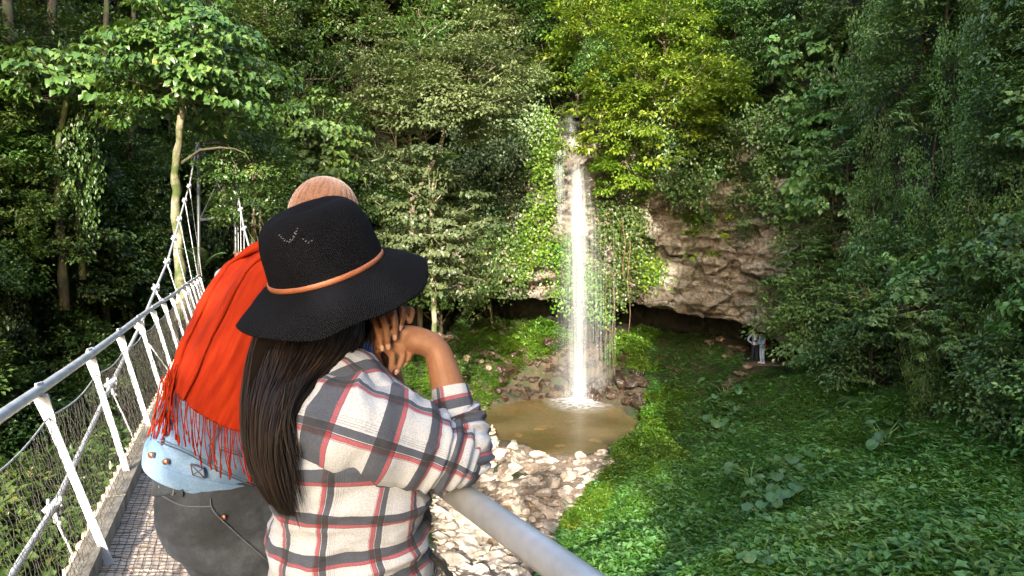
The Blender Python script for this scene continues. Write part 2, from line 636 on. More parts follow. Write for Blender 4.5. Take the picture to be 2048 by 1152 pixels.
# ------------------------------------------------------------------ rocks
def rockmat(name, stops, rough, spec=.5, bs=.5):
    m, N, Lk, B = newmat(name)
    tc = N.new('ShaderNodeTexCoord')
    oi = N.new('ShaderNodeObjectInfo')
    va = N.new('ShaderNodeVectorMath')
    va.operation = 'ADD'
    Lk.new(tc.outputs['Object'], va.inputs[0])
    cx = N.new('ShaderNodeCombineXYZ')
    mm = mathn(N, Lk, 'MULTIPLY', oi.outputs['Random'], 90)
    Lk.new(mm, cx.inputs[0])
    Lk.new(cx.outputs[0], va.inputs[1])
    n = noise_node(N, Lk, 2.2, 8, .68, va.outputs[0], .4)
    r = ramp(N, Lk, n.outputs[0], stops)
    hs = N.new('ShaderNodeHueSaturation')
    mr = N.new('ShaderNodeMapRange')
    Lk.new(oi.outputs['Random'], mr.inputs[0])
    mr.inputs[3].default_value = .62
    mr.inputs[4].default_value = 1.15
    Lk.new(mr.outputs[0], hs.inputs['Value'])
    Lk.new(r.outputs[0], hs.inputs['Color'])
    Lk.new(hs.outputs[0], B.inputs['Base Color'])
    B.inputs['Roughness'].default_value = rough
    B.inputs['Specular IOR Level'].default_value = spec
    n2 = noise_node(N, Lk, 9, 6, .7, va.outputs[0])
    bump(N, Lk, B, n2.outputs[0], bs, .06)
    return m


ROCKP = rockmat('rock_pale', [(.3, (.28, .21, .15)), (.5, (.48, .40, .32)), (.7, (.62, .55, .46))], .85)
ROCKW = rockmat('rock_wet', [(.3, (.012, .009, .007)), (.5, (.050, .030, .019)), (.7, (.12, .075, .045))], .16, .8, .9)
ROCKB = rockmat('rock_brown', [(.3, (.09, .06, .04)), (.5, (.22, .15, .10)), (.7, (.38, .29, .21))], .8)


def rock_mesh(name, seed, flat=.6, blocky=.5, sub=3):
    import bmesh
    bm = bmesh.new()
    bmesh.ops.create_icosphere(bm, subdivisions=sub, radius=1)
    P = np.array([v.co[:] for v in bm.verts])
    r_ = np.random.default_rng(seed)
    Q = P * (1 + .22 * fbm(P * 1.1 + seed * 3.1, 3, seed)[:, None])
    for _ in range(9):          # chop with planes for broken faces
        nrm = r_.normal(size=3)
        nrm /= np.linalg.norm(nrm)
        lim = r_.uniform(.55, .85)
        dd = Q @ nrm
        over = np.clip(dd - lim, 0, None)
        Q = Q - over[:, None] * nrm * blocky * 1.7
    Q *= np.array([1, r_.uniform(.65, .95), flat * r_.uniform(.8, 1.2)])
    Q += .03 * fbm(P * 5, 2, seed + 9)[:, None] * P
    for v, q in zip(bm.verts, Q):
        v.co = q
    me = bpy.data.meshes.new(name)
    bm.to_mesh(me)
    bm.free()
    me.polygons.foreach_set('use_smooth', np.ones(len(me.polygons), bool))
    try:
        me.set_sharp_from_angle(angle=math.radians(38))
    except Exception:
        pass
    return me


RM = {k: [rock_mesh('boulder', 10 + i + 40 * j, f, b) for i in range(7)] for j, (k, f, b) in enumerate((('p', .50, 1.15), ('w', .6, 1.0), ('b', .45, 1.0)))}
for k, m in (('p', ROCKP), ('w', ROCKW), ('b', ROCKB)):
    for me in RM[k]:
        me.materials.append(m)


def rock(kind, p, s, label, group, name=None, tilt=.25, sz=1.0):
    o = bpy.data.objects.new(name or ('wet_rock' if kind == 'w' else 'rock_slab' if kind == 'b' else 'stone' if s < .165 else 'boulder'), random.choice(RM[kind]))
    C.objects.link(o)
    o.location = p
    o.scale = (s, s * random.uniform(.8, 1.2), s * sz * random.uniform(.8, 1.15))
    o.rotation_euler = (random.uniform(-tilt, tilt), random.uniform(-tilt, tilt), random.uniform(0, 6.28))
    o['label'] = label
    o['category'] = {'w': 'wet rock', 'b': 'slab'}.get(kind, 'stone' if s < .165 else 'boulder')
    if group:
        o['group'] = group
    return o


def in_poly(px, py, poly):
    c = False
    n = len(poly)
    for i in range(n):
        x1, y1 = poly[i]
        x2, y2 = poly[(i + 1) % n]
        if (y1 > py) != (y2 > py) and px < (x2 - x1) * (py - y1) / (y2 - y1) + x1:
            c = not c
    return c


BANK = [(800, 960), (960, 880), (1080, 900), (1215, 905), (1250, 935), (1180, 1000), (1130, 1040), (1060, 1152), (1000, 1250), (860, 1250), (780, 1100)]
big = [((1010, 1075), 0.95, 'broad pale flat boulder, the largest on the stony bank below the handrail'),
       ((1020, 1128), .40, 'rounded cream boulder at the foot of the picture beside the broad flat one'),
       ((905, 1010), .34, 'pale boulder just under the elbow of the checked shirt'),
       ((940, 1090), .38, 'angular pale boulder left of the broad flat boulder'),
       ((1085, 925), .36, 'pointed cream boulder at the near edge of the pool'),
       ((1160, 945), .38, 'wide cream boulder at the right of the near pool edge')]
placed = []
# sandy gravel under the stones
gv, N, Lk, B = newmat('shore_gravel')
tc = N.new('ShaderNodeTexCoord')
vo = N.new('ShaderNodeTexVoronoi')
vo.inputs['Scale'].default_value = 9
Lk.new(tc.outputs['Object'], vo.inputs['Vector'])
nn1 = noise_node(N, Lk, 3, 6, .65, tc.outputs['Object'])
cc_ = mixc(N, Lk, .5, ramp(N, Lk, nn1.outputs[0], [(.35, (.13, .095, .065)), (.6, (.38, .29, .21))]).outputs[0], ramp(N, Lk, vo.outputs['Distance'], [(.1, (.45, .36, .27)), (.6, (.09, .065, .045))]).outputs[0])
Lk.new(cc_, B.inputs['Base Color'])
B.inputs['Roughness'].default_value = .8
bump(N, Lk, B, vo.outputs['Distance'], -.8, .06)
gx, gy = np.meshgrid(np.arange(-5, 5.5, .22), np.arange(12, 28, .22))
gz = ground_z(gx, gy) + .035 + .03 * fbm(np.stack([gx * 2, gy * 2, gx * 0], -1), 3, 77)
idx_ = -np.ones(gx.shape, int)
Vg, Fg = [], []
def back_px(x, y, z):
    dd_ = y * cp - z * sp
    return 1024 + F * x / dd_, 576 - F * (y * sp + z * cp) / dd_
for i_ in range(gx.shape[0]):
    for j_ in range(gx.shape[1]):
        pxx, pyy = back_px(gx[i_, j_], gy[i_, j_], gz[i_, j_])
        if in_poly(pxx + 8 * math.sin(gy[i_, j_] * 3), pyy + 6 * math.sin(gx[i_, j_] * 4), BANK):
            idx_[i_, j_] = len(Vg)
            Vg.append((gx[i_, j_], gy[i_, j_], gz[i_, j_]))
for i_ in range(gx.shape[0] - 1):
    for j_ in range(gx.shape[1] - 1):
        q_ = (idx_[i_, j_], idx_[i_, j_ + 1], idx_[i_ + 1, j_ + 1], idx_[i_ + 1, j_])
        if min(q_) >= 0:
            Fg.append(q_)
link('shore', mesh_np('shore', np.array(Vg), Fg, True), gv, kind='structure')
def try_rocks(n, region, kind, smin, smax, label, group, bbox, sink=.25, power=2.2, gap=.8, sz=1.0, wet=False):
    cnt = 0
    pxs_ = rng.uniform(bbox[0], bbox[2], n * 30)
    pys_ = rng.uniform(bbox[1], bbox[3], n * 30)
    H, dd = hit_ground(pxs_, pys_)
    for i in range(len(pxs_)):
        if cnt >= n:
            break
        if np.isnan(dd[i]) or not in_poly(pxs_[i], pys_[i], region):
            continue
        s = smin + (smax - smin) * random.random() ** power
        x, y, z = H[i]
        if not wet and math.hypot((x - 2.2) / 3.6, (y - 31.3) / 5.1) < .98:
            continue
        if any((x - a) ** 2 + (y - b) ** 2 < (gap * (s + c)) ** 2 for a, b, c in placed):
            continue
        placed.append((x, y, s))
        rock(kind, (x, y, z + s * .6 * (1 - sink) * .5), s, label, group, sz=sz)
        cnt += 1


for (q, s, lb) in big:
    H, dd = hit_ground(np.array([q[0]]), np.array([q[1]]))
    p = H[0]
    placed.append((p[0], p[1], s))
    rock('p', (p[0], p[1], p[2] + .12 * s), s, lb, None, tilt=.1, sz=.7)
try_rocks(270, BANK, 'p', .17, .44, 'pale rounded boulder among the sunlit stones between pool and bridge', 'pale boulders of the stony bank', (780, 880, 1260, 1250), .3, 1.5, .52)
try_rocks(200, BANK, 'p', .06, .16, 'fist sized pale stone between the sunlit boulders', 'small stones of the stony bank', (780, 880, 1260, 1250), .2, 1, .5)
BACKR = [(990, 760), (1020, 700), (1080, 690), (1130, 680), (1240, 690), (1290, 740), (1290, 820), (1240, 812), (1180, 800), (1080, 797), (1000, 800), (975, 800)]
try_rocks(120, BACKR, 'w', .2, .7, 'wet brown boulder in the splash zone at the foot of the waterfall', 'wet boulders round the foot of the waterfall', (970, 675, 1300, 830), .2, 1.3, .42, wet=True)
LEFTR = [(860, 640), (1000, 640), (1010, 690), (960, 800), (940, 870), (850, 900), (830, 820), (900, 760)]
try_rocks(34, LEFTR, 'b', .15, .55, 'reddish brown slab of rock on the bank left of the waterfall', 'brown slabs left of the waterfall', (830, 640, 1010, 900), .2, 1.2, .6)
PATHR = [(1415, 670), (1500, 700), (1515, 735), (1440, 800), (1440, 770), (1480, 735), (1400, 690)]
try_rocks(8, PATHR, 'b', .2, .42, 'grey brown boulder beside the path below the two standing walkers', 'boulders along the path', (1400, 665, 1525, 800), .1, 1, .6)
SHORE = [(950, 815), (985, 795), (1000, 900), (1230, 930), (1290, 860), (1310, 880), (1290, 800), (1310, 790), (1320, 920), (1230, 950), (960, 900)]
try_rocks(26, SHORE, 'b', .09, .24, 'small brown rock on the wet margin of the pool', 'brown rocks on the pool margin', (945, 790, 1320, 950), .3, 1.2, .6)
# slabs under water
for (q, s) in (((1090, 855), .55), ((1140, 842), .35), ((1040, 870), .3), ((1190, 880), .3), ((1080, 815), .25), ((1120, 890), .25)):
    d = 8.2 / (-ray(*q)[2])
    p = at(q[0], q[1], d)
    rock('b', (p.x, p.y, -8.22), s, 'flat slab lying under the brown pool water', 'slabs under the pool water', tilt=.08, sz=.5)

# cairn of stacked pebbles at the left shore
q = hit_ground(np.array([984.]), np.array([884.]))[0][0]
cz = q[2] + .05
for k, s in enumerate((.26, .17, .12, .09, .065)):
    r_ = rock('p', (q[0] + .02 * (-1) ** k, q[1], cz + s * .45), s, ['pale base stone of the little cairn on the shore', 'second stone up in the little cairn on the shore', 'third stone up in the little cairn on the shore', 'fourth stone up in the little cairn on the shore', 'top pebble of the little cairn on the shore'][k], 'stones of the cairn', 'cairn_stone', .05)
    cz += s * .95
# rock steps of the path by the walkers
pth = MB()
q = hit_ground(np.array([1515.]), np.array([724.]))[0][0]
WALK = q
# ------------------------------------------------------------------ leaves
def leaf_mesh(name, P, A, Nn, L, W, fold=.25, broad=False, curl=0.0, extra=None):
    """one leaf per row: base P, axis A, face normal Nn, length L, width W"""
    n = len(P)
    A = A / (np.linalg.norm(A, axis=1, keepdims=True) + 1e-9)
    S = np.cross(A, Nn)
    S = S / (np.linalg.norm(S, axis=1, keepdims=True) + 1e-9)
    U = np.cross(S, A)
    L = np.broadcast_to(np.asarray(L, float), (n,))[:, None]
    W = np.broadcast_to(np.asarray(W, float), (n,))[:, None]
    if not broad:
        v0 = P
        v1 = P + A * L * .45 + S * W * .5 + U * W * fold
        v2 = P + A * L * (1) - U * L * curl
        v3 = P + A * L * .45 - S * W * .5 + U * W * fold
        V = np.stack([v0, v1, v2, v3], 1).reshape(-1, 3)
        b = np.arange(n) * 4
        Fc = np.concatenate([np.stack([b, b + 1, b + 2], 1), np.stack([b, b + 2, b + 3], 1)])
        k = 4
    else:
        v0 = P
        v1 = P + A * L * .02 + S * W * .36 + U * W * fold * .7
        v2 = P + A * L * .38 + S * W * .52 + U * W * fold
        v3 = P + A * L * 1.0 - U * L * (curl + .12)
        v4 = P + A * L * .38 - S * W * .52 + U * W * fold
        v5 = P + A * L * .02 - S * W * .36 + U * W * fold * .7
        v6 = P + A * L * .55
        V = np.stack([v0, v1, v2, v3, v4, v5, v6], 1).reshape(-1, 3)
        b = np.arange(n) * 7
        Fc = np.concatenate([np.stack([b, b + 1, b + 2], 1), np.stack([b, b + 2, b + 6], 1), np.stack([b + 6, b + 2, b + 3], 1),
                             np.stack([b + 6, b + 3, b + 4], 1), np.stack([b, b + 6, b + 4], 1), np.stack([b, b + 4, b + 5], 1)])
        k = 7
    rnd = rng.random(n)
    if extra is not None:
        rnd = np.clip(rnd * .45 + extra * .55, 0, 1)
    return mesh_np(name, V, Fc, False, {'rnd': np.repeat(rnd, k)})


def unit(n):
    v = rng.normal(size=(n, 3))
    return v / np.linalg.norm(v, axis=1, keepdims=True)


def crown(name, nspray=90, per=34, R=(1, 1, 1), sr=.30, L=.17, W=.10, flat=.45, kind='small', shell=.45, bottom=-.35, tufts=0):
    """leaf sprays spread through an uneven lumpy crown of unit-ish size; R in metres"""
    R = np.array(R, float)
    c = unit(nspray * 3)
    c = c[c[:, 2] > bottom][:nspray]
    nspray = len(c)
    rad = shell + (1 - shell) * rng.random(nspray) ** .55
    rad = rad * (1 + .45 * vnoise(c * 1.9 + rng.random(3) * 9))
    ctr = c * rad[:, None] * R
    idx = np.repeat(np.arange(nspray), per)
    n = len(idx)
    off = unit(n) * (rng.random(n) ** .6)[:, None] * sr * rng.uniform(.6, 1.35, nspray)[idx][:, None]
    off[:, 2] *= flat
    outw = ctr / (np.linalg.norm(ctr, axis=1, keepdims=True) + 1e-6)
    off[:, 2] -= .22 * np.maximum(0, (off[:, :2] * outw[idx][:, :2]).sum(1))        # tips of a spray hang
    P = ctr[idx] + off
    rn = unit(n)
    if kind == 'small':
        A = off / (np.linalg.norm(off, axis=1, keepdims=True) + 1e-6) + .6 * outw[idx] + .6 * rn + np.array([0, 0, -.25])
        Nn = outw[idx] * .5 + np.array([0, 0, 1.0]) + .55 * unit(n)
    elif kind == 'broad':
        A = off / (np.linalg.norm(off, axis=1, keepdims=True) + 1e-6) + .4 * outw[idx] + .4 * rn + np.array([0, 0, -.75])
        Nn = outw[idx] * .8 + np.array([0, 0, .8]) + .4 * unit(n)
    elif kind == 'lance':
        # whorls: leaves of a tuft radiate from its tip and arch down
        tips = ctr[idx] + off
        g = np.arange(n) // 7
        tips = tips[g * 7]
        P = tips
        ang = np.arange(n) % 7 / 7 * 6.283 + g * 1.3
        rd = np.stack([np.cos(ang), np.sin(ang), -.25 - .5 * rng.random(n)], 1)
        A = rd + .5 * outw[idx]
        Nn = outw[idx] * .6 + np.array([0, 0, 1.0]) + .2 * unit(n)
    elif kind == 'hang':
        A = .35 * rn + .25 * outw[idx] + np.array([0, 0, -1.0])
        Nn = outw[idx] + .5 * unit(n) + np.array([0, 0, .3])
    s = rng.uniform(.6, 1.2, n)
    lump = rng.random(nspray)[idx]
    return leaf_mesh(name, P, A, Nn, L * s, W * s, .22, kind == 'broad', .1, lump), ctr, R


def limb_mesh(name, ctr, R, trunk_h, r0, nl=26, lean=(0, 0), bend=.3):
    """tapered trunk from the ground (0,0,-trunk_h) into the crown with limbs to the sprays"""
    mb = MB()
    top = np.array([0, 0, R[2] * .35])
    base = np.array([lean[0], lean[1], -trunk_h])
    pts, rad = [], []
    for k in range(11):
        t = k / 10
        p = base * (1 - t) + top * t + bend * (1 - t) * t * np.array([math.sin(3 * t + 1), math.cos(4 * t), 0])
        pts.append(p)
        rad.append(r0 * (1.25 if k == 0 else 1) * (1 - .62 * t))
    mb.tube(pts, rad, 9)
    idx = np.linspace(0, len(ctr) - 1, nl).astype(int)
    for i in idx:
        e = ctr[i]
        s = pts[random.choice([6, 7, 8, 9, 10])]
        s = np.array(s)
        mid = (s + e) / 2 + np.array([0, 0, -.10 * np.linalg.norm(e - s)]) + .1 * rng.normal(size=3) * np.linalg.norm(e - s) * .6
        q = [s, s * .6 + mid * .4, mid, mid * .4 + e * .6, e]
        r_ = r0 * .32
        mb.tube(q, [r_, r_ * .75, r_ * .5, r_ * .33, r_ * .16], 5, False)
    return mb.mesh(name)


ASSETS = {}


def asset(key, n, mat, **kw):
    lst = []
    for i in range(n):
        me, ctr, R = crown('crown_leaves', **kw)
        me.materials.append(LM[mat])
        lst.append((me, ctr, R))
    ASSETS[key] = lst


asset('mid', 4, 'mid', nspray=125, per=36, R=(2.1, 2.1, 2.0), sr=.55, L=.20, W=.12)
asset('dark', 4, 'dark', nspray=125, per=36, R=(2.2, 2.2, 2.1), sr=.55, L=.20, W=.12)
asset('olive', 3, 'olive', nspray=110, per=42, R=(2.1, 2.1, 1.8), sr=.50, L=.17, W=.12, flat=.28)
asset('yellow', 4, 'yellow', nspray=110, per=34, R=(2.1, 2.1, 2.1), sr=.50, L=.23, W=.13)
asset('blue', 4, 'blue', nspray=110, per=32, R=(2.0, 2.0, 2.0), sr=.5, L=.18, W=.11)
asset('blueheart', 3, 'bluebright', nspray=80, per=22, R=(1.9, 1.9, 1.8), sr=.5, L=.24, W=.23, kind='broad')
asset('bluelance', 3, 'blue', nspray=110, per=35, R=(2.0, 2.0, 2.0), sr=.42, L=.26, W=.075, kind='lance')
asset('brightlance', 3, 'bluebright', nspray=110, per=35, R=(2.0, 2.0, 2.0), sr=.40, L=.20, W=.075, kind='lance')
asset('vine', 4, 'vine', nspray=110, per=30, R=(1.0, 1.0, 3.0), sr=.36, L=.15, W=.085, kind='hang', bottom=-1, flat=1.6, shell=.5)
asset('bluevine', 3, 'blue', nspray=110, per=30, R=(1.0, 1.0, 3.0), sr=.36, L=.17, W=.10, kind='hang', bottom=-1, flat=1.6, shell=.5)
asset('darkvine', 3, 'dark', nspray=90, per=30, R=(1.0, 1.0, 3.0), sr=.36, L=.18, W=.11, kind='hang', bottom=-1, flat=1.6, shell=.5)
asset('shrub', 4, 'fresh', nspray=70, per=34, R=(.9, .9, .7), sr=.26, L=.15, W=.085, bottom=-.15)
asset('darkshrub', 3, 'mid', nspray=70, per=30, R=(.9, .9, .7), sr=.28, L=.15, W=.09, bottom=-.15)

TRUNKS = {}
for key, bm_, th_, r0 in (('mid', BARK, 5, .15), ('dark', BARKD, 6, .15), ('olive', BARK, 5, .11), ('yellow', BARK, 4, .14), ('blue', BARKD, 4, .12), ('blueheart', BARKD, 3, .08),
                          ('bluelance', BARKD, 3, .10), ('brightlance', BARKP, 3.5, .10), ('vine', BARK, 4, .05), ('bluevine', BARKD, 4, .05), ('darkvine', BARKD, 4, .05),
                          ('shrub', BARK, .5, .03), ('darkshrub', BARK, .5, .03)):
    for (me, ctr, R) in ASSETS[key]:
        t = limb_mesh('trunk', ctr, R, th_, r0, 30 if key in ('olive', 'blueheart', 'brightlance') else 16)
        t.materials.append(bm_)
        TRUNKS.setdefault(key, []).append(t)


def tree(key, loc, s, label, group, name='tree', cat='tree', sc=None, trunk=True):
    i = random.randrange(len(ASSETS[key]))
    t = thing(name, label, cat, loc, group, random.uniform(0, 6.28))
    t.scale = sc if sc else (s * random.uniform(.85, 1.15), s * random.uniform(.85, 1.15), s * random.uniform(.85, 1.15))
    o = bpy.data.objects.new('crown' if name == 'tree' else 'foliage', ASSETS[key][i][0])
    C.objects.link(o)
    o.parent = t
    if trunk:
        o = bpy.data.objects.new('trunk' if name == 'tree' else 'stems', TRUNKS[key][i])
        C.objects.link(o)
        o.parent = t
    return t


def wall_tree(px, py, key, s, label, group, fwd=1.6, name='tree', cat='tree', sc=None, d=None):
    if d is None:
        d = hit_wall(px, py) - fwd
    t = tree(key, at(px, py, d), s, label, group, name, cat, sc)
    if 900 < px < 1610:        # rooted on the cliff top just behind their crowns
        for ch in t.children:
            if ch.name.startswith(('trunk', 'stems')):
                ch.scale = (1, 1, .42)
    return t


# ---- fill of the hillsides: crowns on a jittered net, kind chosen by where they stand
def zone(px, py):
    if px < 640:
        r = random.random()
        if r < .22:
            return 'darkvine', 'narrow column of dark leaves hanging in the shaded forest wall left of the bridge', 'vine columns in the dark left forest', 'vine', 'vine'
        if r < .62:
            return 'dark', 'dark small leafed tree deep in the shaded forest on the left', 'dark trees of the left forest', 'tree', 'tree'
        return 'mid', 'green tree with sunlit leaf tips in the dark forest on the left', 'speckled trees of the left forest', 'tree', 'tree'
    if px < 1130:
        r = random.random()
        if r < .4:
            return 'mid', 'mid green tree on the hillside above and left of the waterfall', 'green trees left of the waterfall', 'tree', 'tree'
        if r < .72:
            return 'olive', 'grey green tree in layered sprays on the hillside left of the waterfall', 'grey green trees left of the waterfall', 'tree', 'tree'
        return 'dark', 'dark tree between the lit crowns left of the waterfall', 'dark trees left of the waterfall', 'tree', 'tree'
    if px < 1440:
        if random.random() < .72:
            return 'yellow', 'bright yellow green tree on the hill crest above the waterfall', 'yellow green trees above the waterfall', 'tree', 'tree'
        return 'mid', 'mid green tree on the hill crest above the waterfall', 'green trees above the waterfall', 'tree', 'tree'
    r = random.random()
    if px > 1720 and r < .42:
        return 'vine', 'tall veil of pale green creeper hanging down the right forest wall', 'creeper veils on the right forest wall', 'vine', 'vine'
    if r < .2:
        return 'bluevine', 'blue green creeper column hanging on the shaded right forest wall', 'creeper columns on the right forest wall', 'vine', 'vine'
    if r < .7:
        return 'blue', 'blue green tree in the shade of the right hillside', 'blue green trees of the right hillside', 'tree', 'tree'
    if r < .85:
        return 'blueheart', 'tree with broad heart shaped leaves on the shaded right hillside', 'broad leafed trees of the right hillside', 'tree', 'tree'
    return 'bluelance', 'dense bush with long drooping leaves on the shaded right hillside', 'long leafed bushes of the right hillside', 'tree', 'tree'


OPEN = [(1020, 230), (1180, 200), (1200, 260), (1330, 440), (1380, 430), (1560, 560), (1590, 720), (1450, 720), (940, 720), (950, 600), (1040, 560), (1060, 420)]


def on_wall_base(px):
    """lowest sight line at which the hillside still shows above the land"""
    return float(np.interp(px, [-200, 0, 300, 600, 900, 1000, 1500, 1560, 1650, 1800, 1950, 2150, 2300], [1180, 1100, 900, 760, 640, 600, 560, 720, 760, 800, 850, 900, 930]))


grid = []
yy = -90
row = 0
while yy < 1150:
    xx = -130 + (row % 2) * 55
    while xx < 2190:
        grid.append((xx + random.uniform(-30, 30), yy + random.uniform(-28, 28)))
        xx += 100
    yy += 84
    row += 1
for px, py in grid:
    if py > on_wall_base(px) or in_poly(px, py, OPEN):
        continue
    if px < 640 and random.random() < .12:
        continue
    if 480 < px < 900 and py > 620:
        continue
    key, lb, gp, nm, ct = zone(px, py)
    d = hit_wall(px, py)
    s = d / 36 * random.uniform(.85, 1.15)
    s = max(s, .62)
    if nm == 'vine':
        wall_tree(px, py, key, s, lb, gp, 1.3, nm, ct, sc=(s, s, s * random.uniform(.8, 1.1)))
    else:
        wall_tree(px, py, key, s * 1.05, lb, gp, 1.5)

# ---- trees one can single out
def own_tree(name, label, loc_px, d, kind, mat, bark, R, nspray, per, sr, L, W, trunk_px=None, r0=.12, flat=.3, shell=.4, bottom=-.5, nl=40, cat='tree', bottomz=None):
    me, ctr, Rr_ = crown('crown_leaves', nspray=nspray, per=per, R=R, sr=sr, L=L, W=W, kind=kind, flat=flat, shell=shell, bottom=bottom)
    me.materials.append(LM[mat])
    p = at(loc_px[0], loc_px[1], d)
    t = thing(name, label, cat, p)
    o = link('crown', me, None, t)
    mb = MB()
    if trunk_px:
        pts = [np.array(at(*q)) - np.array(p) for q in trunk_px]
    else:
        pts = [np.array([0, 0, -R[2] * 1.5]), np.array([0.1, 0, -R[2] * .5]), np.array([0, 0, R[2] * .4])]
    # smooth the trunk line
    dense = []
    for i in range(len(pts) - 1):
        for k in range(4):
            t_ = k / 4
            dense.append(pts[i] * (1 - t_) + pts[i + 1] * t_ + .02 * rng.normal(size=3))
    dense.append(pts[-1])
    nD = len(dense)
    mb.tube(dense, [r0 * (1 - .6 * k / nD) * (1 + .12 * math.sin(k * 2.1)) for k in range(nD)], 10)
    for i in np.linspace(0, len(ctr) - 1, nl).astype(int):
        e = ctr[i]
        k = min(nD - 1, int(np.argmin([np.linalg.norm(q - e * .45) for q in dense])))
        s_ = dense[max(nD // 4, k)]
        mid = (s_ + e) / 2 + np.array([0, 0, -.12 * np.linalg.norm(e - s_)])
        r_ = r0 * .34
        mb.tube([s_, s_ * .6 + mid * .4, mid, mid * .4 + e * .6, e], [r_, r_ * .8, r_ * .55, r_ * .4, r_ * .2], 5, False)
    o2 = mb.build('trunk', bark, t)
    return t


# broad-leafed tree by the bridge tower: layered crown and pale bent trunk
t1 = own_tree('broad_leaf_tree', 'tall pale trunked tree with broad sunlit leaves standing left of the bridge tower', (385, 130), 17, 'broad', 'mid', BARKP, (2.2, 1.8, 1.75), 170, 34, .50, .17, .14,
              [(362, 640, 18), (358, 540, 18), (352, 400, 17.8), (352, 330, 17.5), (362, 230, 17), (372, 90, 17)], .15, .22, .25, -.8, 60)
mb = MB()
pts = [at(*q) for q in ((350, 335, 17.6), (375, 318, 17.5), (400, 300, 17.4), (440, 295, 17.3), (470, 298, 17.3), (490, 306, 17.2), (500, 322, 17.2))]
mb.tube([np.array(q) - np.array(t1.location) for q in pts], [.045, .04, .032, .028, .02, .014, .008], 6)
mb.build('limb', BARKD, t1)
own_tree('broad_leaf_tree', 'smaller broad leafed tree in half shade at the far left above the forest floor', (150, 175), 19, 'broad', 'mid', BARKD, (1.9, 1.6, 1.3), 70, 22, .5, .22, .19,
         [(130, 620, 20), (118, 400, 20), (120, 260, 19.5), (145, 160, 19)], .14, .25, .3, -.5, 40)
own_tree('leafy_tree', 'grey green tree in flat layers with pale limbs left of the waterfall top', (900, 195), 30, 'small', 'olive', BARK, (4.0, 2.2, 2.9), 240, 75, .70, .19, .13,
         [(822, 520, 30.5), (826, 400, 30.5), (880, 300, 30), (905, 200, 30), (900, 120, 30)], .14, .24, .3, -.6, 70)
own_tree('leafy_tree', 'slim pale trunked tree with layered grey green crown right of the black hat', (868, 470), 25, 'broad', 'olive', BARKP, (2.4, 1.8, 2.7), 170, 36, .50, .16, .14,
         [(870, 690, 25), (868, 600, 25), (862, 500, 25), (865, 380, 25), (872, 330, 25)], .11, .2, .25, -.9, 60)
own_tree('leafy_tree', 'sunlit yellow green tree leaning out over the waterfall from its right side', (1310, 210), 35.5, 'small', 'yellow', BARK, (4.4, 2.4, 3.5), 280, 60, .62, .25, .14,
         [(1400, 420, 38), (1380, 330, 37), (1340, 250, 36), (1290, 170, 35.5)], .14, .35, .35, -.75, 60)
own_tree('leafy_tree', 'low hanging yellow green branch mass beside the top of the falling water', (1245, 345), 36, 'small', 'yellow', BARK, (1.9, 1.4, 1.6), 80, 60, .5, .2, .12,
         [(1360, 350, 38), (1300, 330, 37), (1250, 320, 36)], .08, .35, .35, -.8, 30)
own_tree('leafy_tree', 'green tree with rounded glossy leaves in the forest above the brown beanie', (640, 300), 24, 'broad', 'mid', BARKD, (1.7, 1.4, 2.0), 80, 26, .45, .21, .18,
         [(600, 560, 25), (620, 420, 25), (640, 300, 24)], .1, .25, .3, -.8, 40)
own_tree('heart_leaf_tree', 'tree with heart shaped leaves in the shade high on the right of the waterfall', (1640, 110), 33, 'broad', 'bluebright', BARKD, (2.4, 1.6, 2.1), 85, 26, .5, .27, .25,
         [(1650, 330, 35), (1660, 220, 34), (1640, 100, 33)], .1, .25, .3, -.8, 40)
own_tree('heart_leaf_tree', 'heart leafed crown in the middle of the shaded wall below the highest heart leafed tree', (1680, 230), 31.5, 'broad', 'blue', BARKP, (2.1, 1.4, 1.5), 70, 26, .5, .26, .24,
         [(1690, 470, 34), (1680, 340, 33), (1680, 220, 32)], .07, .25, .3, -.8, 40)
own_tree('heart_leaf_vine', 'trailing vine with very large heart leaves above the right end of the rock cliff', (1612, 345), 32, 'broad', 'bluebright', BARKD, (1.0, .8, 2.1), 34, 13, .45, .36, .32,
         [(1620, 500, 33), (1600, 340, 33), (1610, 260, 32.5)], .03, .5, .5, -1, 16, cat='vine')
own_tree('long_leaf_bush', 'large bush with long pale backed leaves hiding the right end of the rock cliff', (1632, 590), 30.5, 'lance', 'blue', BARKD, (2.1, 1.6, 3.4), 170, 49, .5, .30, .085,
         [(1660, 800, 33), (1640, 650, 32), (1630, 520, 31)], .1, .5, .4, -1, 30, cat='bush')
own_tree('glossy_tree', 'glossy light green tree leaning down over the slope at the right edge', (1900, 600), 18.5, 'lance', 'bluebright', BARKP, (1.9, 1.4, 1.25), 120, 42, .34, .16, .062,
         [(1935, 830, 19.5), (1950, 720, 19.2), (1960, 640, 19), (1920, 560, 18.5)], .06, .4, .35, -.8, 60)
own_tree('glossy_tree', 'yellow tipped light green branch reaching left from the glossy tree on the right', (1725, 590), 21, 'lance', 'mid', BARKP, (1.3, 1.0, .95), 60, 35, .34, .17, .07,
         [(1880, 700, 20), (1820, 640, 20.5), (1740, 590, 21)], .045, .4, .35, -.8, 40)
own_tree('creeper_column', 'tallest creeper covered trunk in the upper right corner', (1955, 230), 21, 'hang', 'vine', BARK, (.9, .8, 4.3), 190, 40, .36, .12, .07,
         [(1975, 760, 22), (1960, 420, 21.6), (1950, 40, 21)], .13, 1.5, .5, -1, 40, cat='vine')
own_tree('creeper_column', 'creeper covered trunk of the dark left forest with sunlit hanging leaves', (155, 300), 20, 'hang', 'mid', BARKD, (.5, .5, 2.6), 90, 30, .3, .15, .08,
         [(165, 560, 20.5), (150, 330, 20.5), (140, 160, 20)], .1, 1.5, .5, -1, 20, cat='vine')
